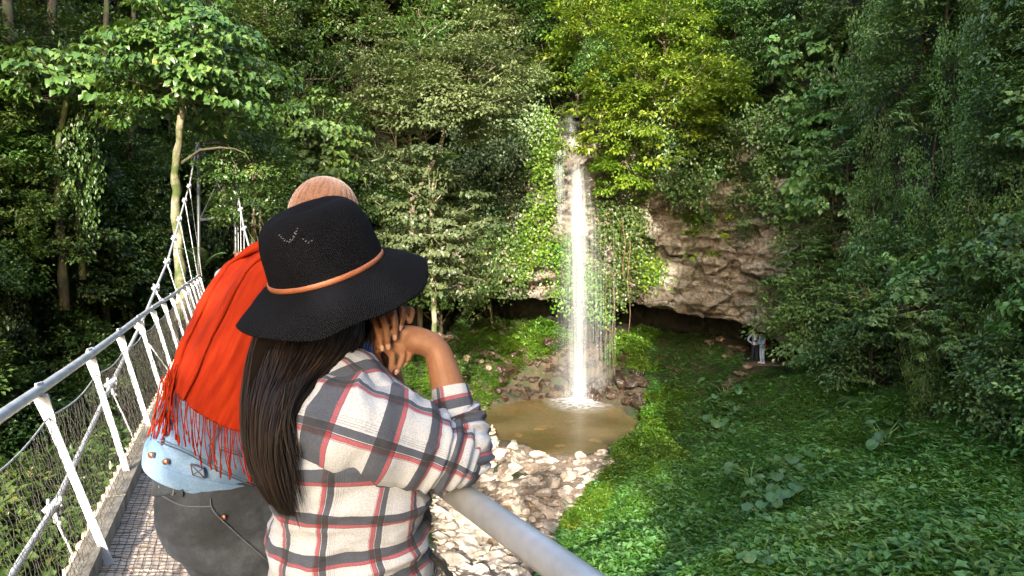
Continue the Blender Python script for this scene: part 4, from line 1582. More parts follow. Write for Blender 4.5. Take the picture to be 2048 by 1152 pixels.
# main cables, clamps and hangers
CL = [(-2.0, -1.25, -1.75), (1.5, -1.25, -1.85), (4.49, -1.25, -1.72), (6.69, -1.25, -1.32), (8.8, -1.25, -.98), (10.7, -1.25, -.59), (12.6, -1.25, -.21), (14.2, -1.25, .25), (15.65, -1.25, .70), (17.4, -1.24, 1.26), (18.7, -1.2, 1.74), (20.5, -1.07, 3.1)]
mb = BM_()
mb.tube([Bp(*q) for q in CL], .021, 8)
mb.build('main_cable', CABLE, bridge)
for i, q in enumerate(CL[2:-1]):
    d, a, z = q
    c = Bp(*q)
    mb = BM_()
    mb.tube([c + np.array([-.03, -.045, -.03]), c + np.array([.01, .045, .03])], .036, 8)
    for s_ in (-.025, .025):
        mb.tube([c + np.array([s_, s_, -.06]), c + np.array([s_, s_, .06])], .012, 6)
    mb.tube([c + np.array([0, 0, -.03]), c + np.array([.01, 0, -.11])], .018, 6)
    mb.build('cable_clamp', WPAINT, bridge)
    mb = BM_()
    bz = ZD - .1 if z > -1.2 else z - .75
    e = Bp(d + .05, -.82 if z > -1.2 else -.98, bz)
    mb.tube([c + np.array([.01, 0, -.10]), e], .009, 6)
    mb.tube([c + np.array([.01, 0, -.10]), c + (e - c) * .16], .014, 6)
    mb.build('hanger', CABLE, bridge)
CR = [(2.0, .75, -1.7), (5.0, .72, -1.6), (9, .6, -.95), (12, .42, -.3), (13.8, .30, .03), (15.5, .216, .49), (17.2, .164, 1.02), (19, .11, 1.6), (20.5, .02, 3.1)]
mb = BM_()
mb.tube([Bp(*q) for q in CR], .021, 8)
mb.build('main_cable', CABLE, bridge)
for q in CR[3:-1]:
    c = Bp(*q)
    mb = BM_()
    mb.tube([c + np.array([-.03, -.045, -.03]), c + np.array([.03, .045, .03])], .036, 8)
    mb.build('cable_clamp', WPAINT, bridge)
    mb = BM_()
    mb.tube([c, Bp(q[0], q[1] - .03, ZD)], .009, 5)
    mb.build('hanger', CABLE, bridge)
# tower
TD = 20.6
def tp(px, py):
    return np.array(at(px, py, TD))
mb = MB()
tower = thing('bridge_tower', 'tall silver steel portal tower with cross bracing at the far end of the footbridge', 'tower', tuple(tp(435, 640)))
TO = np.array(tower.location)
def tpart(name, pts, r, n=10):
    mb = MB()
    mb.tube([tp(*q) - TO for q in pts], r, n)
    mb.build(name, TOWERM, tower)
tpart('post', [(397, 290), (399, 700)], .052)
tpart('post', [(470, 288), (474, 700)], .052)
tpart('crossbar', [(392, 287), (476, 286)], .045)
tpart('crossbar', [(398, 440), (472, 434)], .05)
tpart('brace', [(401, 296), (470, 436)], .024)
tpart('brace', [(467, 296), (401, 438)], .024)
# ------------------------------------------------------------------ people
def crom(P, n):
    """Catmull-Rom through the rows of P, n samples"""
    P = np.asarray(P, float)
    m = len(P)
    t = np.linspace(0, m - 1, n)
    i = np.clip(t.astype(int), 0, m - 2)
    f = (t - i)[:, None]
    p0 = P[np.clip(i - 1, 0, m - 1)]
    p1, p2 = P[i], P[i + 1]
    p3 = P[np.clip(i + 2, 0, m - 1)]
    return .5 * ((2 * p1) + (-p0 + p2) * f + (2 * p0 - 5 * p1 + 4 * p2 - p3) * f ** 2 + (-p0 + 3 * p1 - 3 * p2 + p3) * f ** 3)


def loft(secs, nr, ns, expo=2.3, start=0.0, wr=None, closed_caps=False):
    """secs: (px, py, depth, half width in px, half thickness in m); returns grid (nr, ns, 3), uv, normals"""
    S = crom(secs, nr)
    Cc = np.array([list(at(r[0], r[1], r[2])) for r in S])
    Tn = np.gradient(Cc, axis=0)
    Tn /= np.linalg.norm(Tn, axis=1, keepdims=True)
    view = Cc / np.linalg.norm(Cc, axis=1, keepdims=True)
    side = np.cross(Tn, view)
    side /= np.linalg.norm(side, axis=1, keepdims=True)
    for i in range(1, nr):
        if np.dot(side[i], side[i - 1]) < 0:
            side[i] = -side[i]
    dep = np.cross(side, Tn)
    th = np.linspace(0, 2 * np.pi, ns, endpoint=False) + start
    cx = np.sign(np.cos(th)) * np.abs(np.cos(th)) ** (2 / expo)
    cy = np.sign(np.sin(th)) * np.abs(np.sin(th)) ** (2 / expo)
    a = S[:, 3] * S[:, 2] / F
    b = S[:, 4]
    G = Cc[:, None, :] + (a[:, None] * cx[None])[..., None] * side[:, None, :] + (b[:, None] * cy[None])[..., None] * dep[:, None, :]
    Nn = (cx[None, :, None] * side[:, None, :] / np.maximum(a, .01)[:, None, None] + cy[None, :, None] * dep[:, None, :] / b[:, None, None])
    Nn /= np.linalg.norm(Nn, axis=2, keepdims=True) + 1e-9
    Ls = np.concatenate([[0], np.cumsum(np.linalg.norm(np.diff(Cc, axis=0), axis=1))])
    circ = 2 * np.pi * np.sqrt((a.mean() ** 2 + b.mean() ** 2) / 2)
    U = np.tile(np.arange(ns) / ns * circ, (nr, 1))
    Vv = np.tile(Ls[:, None], (1, ns))
    return G, np.stack([U, Vv], -1), Nn


def gridmesh(mb, G, uv, caps=(False, False)):
    """closed around with a doubled seam column so uv stays continuous"""
    nr, ns = G.shape[:2]
    G2 = np.concatenate([G, G[:, :1]], 1)
    du = uv[:, -1:, :] + (uv[:, 1:2, :] - uv[:, 0:1, :])
    uv2 = np.concatenate([uv, du], 1)
    base = mb.n
    mb.grid(G2, uv=uv2)
    for c, flag in zip((0, nr - 1), caps):
        if flag:
            mb.add([G[c].mean(0)] + list(G[c]), [(0, 1 + k, 1 + (k + 1) % ns) for k in range(ns)], [tuple(uv[c, 0])] * (ns + 1))


def remeshed(mb, name, mat, voxel, parent=None, smooth=3):
    o = mb.build(name + '_raw', None)
    md = o.modifiers.new('r', 'REMESH')
    md.mode = 'VOXEL'
    md.voxel_size = voxel
    md.use_smooth_shade = True
    ms = o.modifiers.new('s', 'SMOOTH')
    ms.iterations = smooth
    ms.factor = .5
    dg = bpy.context.evaluated_depsgraph_get()
    me = bpy.data.meshes.new_from_object(o.evaluated_get(dg))
    bpy.data.objects.remove(o)
    me.name = name
    me.materials.clear()
    me.polygons.foreach_set('use_smooth', np.ones(len(me.polygons), bool))
    return link(name, me, mat, parent)


def skinmat(name, col):
    m, N, Lk, B = newmat(name)
    tc = N.new('ShaderNodeTexCoord')
    n = noise_node(N, Lk, 30, 5, .6, tc.outputs['Object'])
    r = ramp(N, Lk, n.outputs[0], [(.3, (col[0] * .82, col[1] * .74, col[2] * .68)), (.7, tuple(c * 1.12 for c in col))])
    Lk.new(r.outputs[0], B.inputs['Base Color'])
    B.inputs['Roughness'].default_value = .6
    B.inputs['Subsurface Weight'].default_value = .15
    B.inputs['Subsurface Radius'].default_value = (.02, .008, .004)
    n2 = noise_node(N, Lk, 220, 3, .6, tc.outputs['Object'])
    bump(N, Lk, B, n2.outputs[0], .35, .001)
    return m


SKIN = skinmat('skin_brown', (.30, .145, .078))
SKINL = skinmat('skin_light', (.52, .32, .22))
NAIL = simplemat('fingernail', (.42, .24, .19), .25, 0, 20, .05, 0)


# ---- plaid flannel: warp and weft stripes averaged like woven yarn
def plaidmat(name, pu=.155, pv=.165, offu=0.0, offv=0.0):
    m, N, Lk, B = newmat(name)
    uv = N.new('ShaderNodeUVMap')
    sp_ = N.new('ShaderNodeSeparateXYZ')
    Lk.new(uv.outputs[0], sp_.inputs[0])
    W_, NV, RD, GR = (.56, .60, .67), (.005, .008, .018), (.28, .012, .022), (.20, .21, .25)

    def stripe(sock, period, off, stops):
        x = mathn(N, Lk, 'ADD', mathn(N, Lk, 'DIVIDE', sock, period), off + 20)
        x = mathn(N, Lk, 'FRACT', x)
        return ramp(N, Lk, x, stops, 'CONSTANT').outputs[0]
    su = [(0, W_), (.300, NV), (.308, W_), (.318, RD), (.405, NV), (.418, W_), (.430, NV), (.50, NV), (.570, W_), (.605, GR), (.610, W_), (.615, GR), (.62, W_), (.64, GR), (.65, W_), (.68, GR), (.69, W_), (.72, GR), (.728, W_)]
    sv = [(0, W_), (.33, NV), (.59, RD), (.67, NV), (.68, W_), (.985, W_)]
    a = stripe(sp_.outputs[0], pu, offu, su)
    b = stripe(sp_.outputs[1], pv, offv, sv)
    c0 = mixc(N, Lk, 1.0, a, b, 'MULTIPLY')
    gm_ = N.new('ShaderNodeGamma')
    gm_.inputs[1].default_value = .5
    Lk.new(c0, gm_.inputs[0])
    c = gm_.outputs[0]
    # fuzzy heathered yarn
    n = noise_node(N, Lk, 420, 2, .7, uv.outputs[0])
    n3 = noise_node(N, Lk, 60, 4, .6, uv.outputs[0])
    r = ramp(N, Lk, n.outputs[0], [(.35, (.58, .58, .60)), (.65, (1.0, 1.0, 1.0))])
    c = mixc(N, Lk, .8, c, r.outputs[0], 'MULTIPLY')
    c = mixc(N, Lk, mathn(N, Lk, 'MULTIPLY', n3.outputs[0], .14), c, (.42, .43, .46))
    Lk.new(c, B.inputs['Base Color'])
    B.inputs['Roughness'].default_value = .9
    B.inputs['Sheen Weight'].default_value = .05
    bump(N, Lk, B, n.outputs[0], .35, .0014)
    return m


PLAID = plaidmat('plaid_flannel', .070, .066, .02, .30)
PLAIDS = plaidmat('plaid_flannel_sleeve', .072, .074, .35, .05)


def wrinkle(G, Nn, amp, freq, seed=0, stretch=(1, 1, 1), ridge=True):
    p = G * np.array(stretch) * freq
    n = fbm(p + .6 * fbm(p * .6, 2, seed + 5)[..., None], 3, seed)
    if ridge:
        n = 1 - 2 * np.abs(n)
    return G + (amp * n)[..., None] * Nn


woman = thing('person', 'woman with long black hair and checked flannel shirt leaning on the handrail', 'person', (-.42, 1.55, -1.6))
WO = np.array(woman.location)


def rel(mb, origin):
    mb.v = [tuple(np.array(v) - origin) for v in mb.v]
    return mb


# shirt back
mb = MB()
secs = [(652, 742, 1.46, 36, .055), (664, 760, 1.44, 70, .080), (684, 795, 1.42, 106, .108), (700, 850, 1.40, 138, .128), (706, 920, 1.39, 150, .135), (700, 1000, 1.395, 146, .130),
        (700, 1080, 1.41, 150, .135), (704, 1160, 1.43, 160, .145), (706, 1260, 1.47, 168, .150)]
G, uv, Nn = loft(secs, 150, 150, 2.4, start=math.pi)
tt = np.linspace(0, 1, 150)[:, None]
G = wrinkle(G, Nn, .010, 5.0, 3, (1.0, 1, 2.2))
G = wrinkle(G, Nn, .0035, 16.0, 8, (1.0, 1, 2.0))
# horizontal bunching folds above the waist
fold = .012 * np.sin(2 * np.pi * (tt * 9 + .9 * vnoise(G * 4.0, 3))) * np.exp(-((tt - .66) / .14) ** 2) * (.6 + .4 * vnoise(G * 6, 8))
G = G + fold[..., None] * Nn
uv[..., 0] += .012 * vnoise(G * 7, 2)
gridmesh(mb, G, uv, (True, False))
shirt = rel(mb, WO).build('shirt', PLAID, woman)
# right sleeve
mb = MB()
secs = [(640, 832, 1.41, 48, .050), (655, 838, 1.365, 82, .075), (672, 842, 1.338, 95, .085), (700, 850, 1.328, 103, .092), (750, 866, 1.33, 101, .092), (810, 886, 1.355, 90, .082), (865, 904, 1.385, 78, .073), (908, 920, 1.40, 66, .064), (936, 934, 1.41, 50, .052), (958, 944, 1.415, 22, .022)]
G, uv, Nn = loft(secs, 130, 120, 2.15, start=math.pi * .5)
G = wrinkle(G, Nn, .0075, 6.5, 14, (1.6, 1, 1.0))
G = wrinkle(G, Nn, .003, 18, 22)
tt = np.linspace(0, 1, 130)[:, None]
fold = .006 * np.sin(2 * np.pi * (tt * 13 + 1.1 * vnoise(G * 5.0, 7))) * np.exp(-((tt - .72) / .16) ** 2)
G = G + fold[..., None] * Nn
uv[..., 1] = uv[..., 1] + .25 * (uv[..., 0] - uv[..., 0].mean()) * 0
gridmesh(mb, G, uv, (True, True))
secs = [(938, 950, 1.415, 34, .035), (932, 925, 1.415, 52, .052), (928, 890, 1.42, 53, .053), (922, 860, 1.43, 50, .050), (914, 835, 1.44, 50, .047), (908, 822, 1.44, 40, .042)]
G, uv, Nn = loft(secs, 70, 90, 2.1, start=math.pi * .5)
G = wrinkle(G, Nn, .005, 11, 31, (1, 1, 2.4))
tt = np.linspace(0, 1, 70)[:, None]
G = G + (.005 * np.sin(2 * np.pi * (tt * 6 + .8 * vnoise(G * 8.0, 7))))[..., None] * Nn
gridmesh(mb, G, uv, (True, False))
sleeve = rel(mb, WO).build('sleeve', PLAIDS, woman)
mb = MB()
secs = [(913, 838, 1.44, 42, .042), (908, 815, 1.445, 41, .040), (903, 792, 1.45, 39, .038), (900, 776, 1.455, 37, .036)]
G, uv, Nn = loft(secs, 20, 60, 2.1, start=math.pi * .5)
gridmesh(mb, G, uv)
G2, uv2, _ = loft([(s[0], s[1], s[2], s[3] - 4, s[4] - .004) for s in secs[::-1]], 10, 60, 2.1, start=math.pi * .5)
gridmesh(mb, G2, uv2)
rel(mb, WO).build('cuff', PLAIDS, woman)
# left sleeve and cuff rising in front of her
mb = MB()
secs = [(784, 768, 1.55, 22, .024), (788, 790, 1.55, 27, .030), (800, 808, 1.55, 34, .038), (806, 840, 1.54, 37, .042), (808, 880, 1.53, 42, .05), (790, 920, 1.50, 46, .055)]
G, uv, Nn = loft(secs, 60, 60, 2.1)
G = wrinkle(G, Nn, .006, 12, 61)
gridmesh(mb, G, uv)
secs = [(720, 800, 1.56, 60, .07), (760, 860, 1.55, 62, .07), (790, 920, 1.52, 55, .06), (800, 950, 1.50, 30, .03)]
G, uv, Nn = loft(secs, 40, 60, 2.1)
gridmesh(mb, G, uv, (False, True))
rel(mb, WO).build('sleeve', PLAIDS, woman)
# collar
mb = MB()
secs = [(640, 735, 1.42, 24, .02), (668, 728, 1.40, 20, .016), (700, 735, 1.41, 20, .014), (722, 752, 1.43, 16, .012)]
G, uv, Nn = loft(secs, 30, 30, 2.0)
gridmesh(mb, G, uv, (True, True))
rel(mb, WO).build('collar', PLAID, woman)
# button on the left cuff
mb = MB()
c = np.array(at(799, 774, 1.52))
mb.tube([c, c + np.array([.002, -.004, 0])], .0055, 10)
rel(mb, WO).build('button', NAIL, woman)

# body: one continuous skin surface (head, neck, trunk, arms, hands, legs)
def chain(mb, pts, n=14, rot=None):
    """pts rows: px,py,d,radius m"""
    P = crom([list(at(a, b, c)) + [r] for a, b, c, r in pts], max(8, len(pts) * 5))
    mb.tube([p[:3] for p in P], [p[3] for p in P], n)
    for p in (P[0], P[-1]):
        sph(mb, p[:3], p[3] * .98)


def sph(mb, c, r, s=(1, 1, 1), n=12):
    c = np.array(c, float)
    rows = []
    for i in range(n + 1):
        ph = math.pi * i / n
        rows.append([c + r * np.array([math.sin(ph) * math.cos(2 * math.pi * k / (n * 2)) * s[0], math.sin(ph) * math.sin(2 * math.pi * k / (n * 2)) * s[1], math.cos(ph) * s[2]]) for k in range(n * 2)])
    mb.grid(np.array(rows), closed_u=True, flip=True)


def feet(mb, hip, foot, fwd, r=(.085, .06, .045)):
    hip, foot = np.array(hip), np.array(foot)
    knee = (hip + foot) / 2 + np.array(fwd) * .05
    ank = foot + np.array([0, 0, .09])
    P = crom([list(hip) + [r[0]], list((hip + knee) / 2) + [r[0] * .9], list(knee) + [r[1]], list((knee + ank) / 2 + np.array([0, 0, .06])) + [r[1] * .95], list(ank) + [r[2] * .8]], 24)
    mb.tube([p[:3] for p in P], [p[3] for p in P], 14)
    toe = foot + np.array(fwd) * .17 + np.array([0, 0, .03])
    heel = foot - np.array(fwd) * .05 + np.array([0, 0, .035])
    mb.tube([heel, foot + np.array([0, 0, .045]), toe], [.035, .042, .028], 10)
    sph(mb, heel, .035)
    sph(mb, toe, .028)


mb = MB()
chain(mb, [(660, 800, 1.46, .065), (700, 870, 1.42, .105), (702, 1000, 1.41, .11), (702, 1150, 1.43, .12), (706, 1290, 1.48, .135)], 20)
chain(mb, [(690, 640, 1.52, .046), (672, 700, 1.48, .046), (662, 780, 1.46, .05)])
sph(mb, at(668, 590, 1.50), .092, (.92, 1.05, 1.12), 14)
sph(mb, at(712, 650, 1.54), .050, (1, 1, .9))                                # jaw
chain(mb, [(735, 628, 1.56, .016), (748, 640, 1.565, .012)], 8)              # nose
chain(mb, [(640, 600, 1.43, .012), (640, 618, 1.43, .010)], 8)              # ear
chain(mb, [(735, 654, 1.555, .012), (728, 662, 1.555, .010)], 8)              # lips
chain(mb, [(680, 840, 1.42, .06), (750, 870, 1.375, .055), (860, 905, 1.395, .045), (935, 925, 1.42, .040)])
# right forearm, wrist, hand
chain(mb, [(932, 925, 1.42, .036), (914, 850, 1.44, .0405), (900, 790, 1.455, .0385), (888, 745, 1.46, .0335), (875, 705, 1.465, .0290), (856, 688, 1.465, .0285), (830, 680, 1.465, .0300)], 18)
for dy, r in ((-12, .0165), (0, .0175), (12, .0165)):
    chain(mb, [(866, 690 + dy * .6, 1.465, .020), (830, 679 + dy, 1.46, r), (790, 678 + dy, 1.46, r * .95), (762, 682 + dy * .8, 1.465, r * .8)])
FING_A = [[(752, 690, 1.47, 0.0082), (755, 712, 1.462, 0.0079), (762, 735, 1.455, 0.0073), (764, 752, 1.452, 0.0057)],
          [(768, 694, 1.462, 0.0084), (784, 712, 1.452, 0.0082), (783, 736, 1.445, 0.0076), (779, 755, 1.442, 0.0058)],
          [(786, 694, 1.458, 0.0084), (804, 706, 1.448, 0.0081), (802, 724, 1.443, 0.0076), (796, 738, 1.440, 0.0058)],
          [(800, 694, 1.462, 0.0077), (818, 702, 1.458, 0.0074), (818, 714, 1.455, 0.0069), (812, 722, 1.452, 0.0053)],
          [(812, 668, 1.48, 0.0099), (780, 655, 1.50, 0.0095), (752, 660, 1.51, 0.0082), (735, 668, 1.51, 0.0065)]]
for f in FING_A:
    chain(mb, f, 10)
# left forearm and hand folded over the right one
chain(mb, [(760, 870, 1.55, .045), (790, 900, 1.52, .04)], 12)
chain(mb, [(805, 880, 1.53, .036), (798, 820, 1.54, .032), (786, 765, 1.545, .025), (772, 715, 1.53, .024), (764, 672, 1.51, .026)], 14)
chain(mb, [(762, 680, 1.50, .024), (766, 650, 1.48, .026), (772, 628, 1.46, .022)], 12)
FING_B = [[(742, 625, 1.455, 0.0086), (748, 640, 1.435, 0.0084), (757, 664, 1.425, 0.0077), (763, 690, 1.424, 0.0057)],
          [(758, 614, 1.450, 0.0090), (766, 632, 1.430, 0.0088), (773, 660, 1.420, 0.0079), (776, 688, 1.420, 0.0057)],
          [(777, 610, 1.450, 0.0089), (785, 624, 1.430, 0.0086), (790, 646, 1.422, 0.0077), (790, 669, 1.422, 0.0057)],
          [(792, 612, 1.455, 0.0083), (802, 618, 1.445, 0.0079), (806, 634, 1.438, 0.0072), (802, 650, 1.436, 0.0055)],
          [(782, 640, 1.48, 0.0108), (806, 624, 1.465, 0.0099), (822, 622, 1.455, 0.0090), (819, 642, 1.448, 0.0069)]]
for f in FING_B:
    chain(mb, f, 10)
hipz = np.array(at(706, 1290, 1.48))
fw = np.array([.72, .69, 0])
feet(mb, hipz + np.array([-.09, .0, .0]), np.array([-.50, 1.50, -1.6]), fw, (.095, .06, .045))
feet(mb, hipz + np.array([.08, .06, .0]), np.array([-.30, 1.66, -1.6]), fw, (.095, .06, .045))
body = remeshed(rel(mb, WO), 'body', SKIN, .0024, woman, 4)
# nails
for f in FING_A[:4] + FING_B[:4]:
    c = np.array(at(f[3][0], f[3][1], f[3][2]))
    b_ = np.array(at(f[2][0], f[2][1], f[2][2]))
    t_ = (c - b_) / np.linalg.norm(c - b_)
    m_ = MB()
    c = c + np.array([0, -f[3][3] * .80, 0]) + t_ * .004
    s_ = np.cross(t_, [0, -1, 0])
    rows = []
    for k, w in ((-1, .0042), (-.3, .0050), (.5, .0048), (1.1, .0034)):
        rows.append([c + t_ * .0068 * k + s_ * w * q - np.array([0, -1, 0]) * (.0016 * q * q) for q in (-1, -.5, 0, .5, 1)])
    m_.grid(np.array(rows))
    m_.grid(np.array(rows) + np.array([0, .0012, 0]), flip=True)
    rel(m_, WO).build('fingernail', NAIL, woman)
# blue jeans legs of the woman (below the frame)
DENIMD = simplemat('dark_trousers', (.045, .05, .06), .85, 0, 60, .3, .3, .001)
mb = MB()
for hx, ft in ((-.09, (-.50, 1.50)), (.08, (-.30, 1.66))):
    h_ = hipz + np.array([hx, .0, .0])
    f_ = np.array([ft[0], ft[1], -1.52])
    mb.tube([h_ + np.array([0, 0, .02]), (h_ + f_) / 2 + fw * .04, f_], [.108, .078, .062], 18)
sph(mb, hipz, .14, (1.25, 1, .8))
remeshed(rel(mb, WO), 'trousers', DENIMD, .012, woman)

# ---- hat
m, N, Lk, B = newmat('black_knit')
HATM = m
uvn = N.new('ShaderNodeUVMap')
spx = N.new('ShaderNodeSeparateXYZ')
Lk.new(uvn.outputs[0], spx.inputs[0])
sx_ = mathn(N, Lk, 'SINE', mathn(N, Lk, 'MULTIPLY', spx.outputs[0], 6.283 / .0048))
sy_ = mathn(N, Lk, 'SINE', mathn(N, Lk, 'MULTIPLY', spx.outputs[1], 6.283 / .0042))
hx_ = mathn(N, Lk, 'MULTIPLY', sx_, sy_)
n = noise_node(N, Lk, 300, 2, .6, uvn.outputs[0])
hh = mathn(N, Lk, 'ADD', mathn(N, Lk, 'MULTIPLY', hx_, .5), mathn(N, Lk, 'MULTIPLY', n.outputs[0], 1.0))
n2 = noise_node(N, Lk, 25, 4, .6, uvn.outputs[0])
r = ramp(N, Lk, hh, [(.2, (.002, .002, .003)), (.7, (.007, .0075, .010)), (1.0, (.022, .024, .031))])
Lk.new(mixc(N, Lk, mathn(N, Lk, 'MULTIPLY', n2.outputs[0], .2), r.outputs[0], (.012, .015, .022)), B.inputs['Base Color'])
B.inputs['Roughness'].default_value = .9
B.inputs['Specular IOR Level'].default_value = .10
bump(N, Lk, B, hh, .9, .0022)

hat = thing('hat', 'black knitted floppy hat with brown leather band on the leaning woman', 'hat', tuple(at(654, 540, 1.42)))
HO = np.array(hat.location)
phi_t = math.radians(14)
al_t = math.radians(17)
e1 = np.array([math.cos(phi_t), 0, math.sin(phi_t)])
upv = np.array([-math.sin(phi_t), 0, math.cos(phi_t)])
ax = upv * math.cos(al_t) + np.array([0, -1, 0]) * math.sin(al_t)
e2 = np.cross(ax, e1)      # away from the camera
TA = np.radians([-180, -160, -135, -110, -90, -70, -45, -20, 0, 15, 30, 60, 90, 120, 150, 165, 180])
TR = [.192, .202, .212, .206, .200, .193, .184, .194, .200, .205, .205, .200, .200, .200, .192, .190, .203]
TDp = [.058, .044, .038, .054, .066, .070, .070, .072, .062, .050, .040, .035, .040, .048, .044, .046, .056]
nphi = 220
ph = np.linspace(-math.pi, math.pi, nphi, endpoint=False)
prof = [(.003, .130), (.03, .134), (.055, .139), (.075, .135), (.090, .125), (.1015, .108), (.1080, .088), (.1120, .070), (.1150, .043), (.1175, .018), (.1190, .0)]
PR = crom(prof, 70)
rows, uvr = [], []
for (r_, z_) in PR:
    row = []
    for p_ in ph:
        rr = r_ * (1 + .018 * math.sin(2 * p_ + .5) + .012 * math.sin(3 * p_ + z_ * 30))
        zz = z_
        # pinched soft top: a shallow crease along the crown and dents
        zz -= .008 * math.exp(-((r_ * math.sin(p_ - .35)) / .030) ** 2) * max(0, 1 - (r_ / .105) ** 4) * (1 if z_ > .08 else 0)
        zz += .004 * (r_ / .1) * math.cos(p_ - .5) * (z_ / .15) ** 2
        rr -= .006 * math.exp(-((p_ + 1.0) / .35) ** 2) * math.exp(-((z_ - .10) / .03) ** 2)
        row.append(HO * 0 + rr * (math.cos(p_) * e1 + math.sin(p_) * e2) + zz * ax)
    rows.append(row)
G = np.array(rows)
G += (.0016 * fbm(G * 22, 3, 5))[..., None] * ax
Ls = np.concatenate([[0], np.cumsum(np.linalg.norm(np.diff(PR, axis=0), axis=1))])
uv = np.stack(np.meshgrid(np.arange(nphi) / nphi * .72, Ls), -1)
mb = MB()
gridmesh(mb, G, uv)
# brim top, edge roll and underside
brim = []
nb = 46
for j in range(nb):
    t_ = j / (nb - 1)
    row = []
    for p_ in ph:
        R_ = np.interp(p_, TA, TR)
        D_ = np.interp(p_, TA, TDp)
        r_ = .119 + (R_ - .119) * t_
        z_ = -D_ * (.25 * t_ + .75 * t_ ** 1.8)
        z_ += .004 * t_ * math.sin(5 * p_ + 1) + .0025 * t_ * math.sin(9 * p_)
        row.append(r_ * (math.cos(p_) * e1 + math.sin(p_) * e2) + z_ * ax)
    brim.append(row)
Gb = np.array(brim)
Gb = np.array(crom(Gb.reshape(nb, -1), nb)).reshape(nb, nphi, 3)
# smooth around
for _ in range(4):
    Gb = (np.roll(Gb, 1, 1) + 2 * Gb + np.roll(Gb, -1, 1)) / 4
Ls = np.linspace(0, .085, nb)
uvb = np.stack(np.meshgrid(np.arange(nphi) / nphi * 1.05, Ls), -1)
under = Gb[::-1] - ax * .0035
uvu = uvb[::-1]
gridmesh(mb, np.concatenate([Gb, under]), np.concatenate([uvb, uvu]))
mb.build('felt', HATM, hat)
# curled tip at the left end of the brim
mb = MB()
tip = Gb[-1, 2]
mb.tube([tip + np.array([.014, 0, .004]), tip, tip + np.array([-.006, 0, -.006]), tip + np.array([0, 0, -.012])], [.004, .006, .006, .003], 10)
mb.build('brim_curl', HATM, hat)
LEATH = simplemat('brown_leather', (.34, .115, .050), .5, 0, 40, .15, .2, .001)
mb = MB()
rows = []
for (r_, z_) in ((.1198, .000), (.1210, .0005), (.1216, .0055), (.1203, .0106), (.1180, .0110)):
    rows.append([r_ * (1 + .010 * math.sin(2 * p_ + .5)) * (math.cos(p_) * e1 + math.sin(p_) * e2) + z_ * ax for p_ in ph])
mb.grid(np.array(rows), closed_u=True)
mb.build('hat_band', LEATH, hat)
# white stitched mark on the crown
mb = MB()
WST = simplemat('white_thread', (.16, .17, .18), .8, 0, 10, .05, 0)
for (a0, b0) in ((606, 473), (609, 476), (612, 479), (615, 482), (619, 484), (623, 485), (627, 483), (630, 480), (633, 476), (636, 471), (638, 466), (640, 461), (625, 481), (631, 475), (648, 480), (652, 484), (657, 486), (662, 483), (634, 469)):
    u_ = np.array(at(a0, b0, 1.42)) - HO
    x_ = float(np.dot(u_, e1)) / .112
    sv_ = math.sqrt(max(.01, 1 - x_ * x_))
    # on the crown surface facing the camera
    zc = (np.dot(u_, np.array([0, 0, 1])) - x_ * .112 * e1[2]) / max(.2, ax[2])
    zc = zc + .112 * sv_ * e2[2] * 1.0 / ax[2] * 1.0
    p_ = x_ * .114 * e1 - .114 * sv_ * e2 + (zc) * ax
    mb.tube([p_ + np.array([-.0012, -.001, -.0008]), p_ + np.array([.0012, -.001, .0010])], .0009, 5)
mb.build('stitched_mark', WST, hat)

# ---- hair
m, N, Lk, B = newmat('black_hair')
HAIRM = m
uvn = N.new('ShaderNodeAttribute')
uvn.attribute_name = 'rnd'
Lk.new(ramp(N, Lk, uvn.outputs['Fac'], [(0, (.005, .004, .004)), (.6, (.018, .012, .009)), (1, (.060, .036, .025))]).outputs[0], B.inputs['Base Color'])
B.inputs['Roughness'].default_value = .45
B.inputs['Specular IOR Level'].default_value = .35
B.inputs['Anisotropic'].default_value = .5


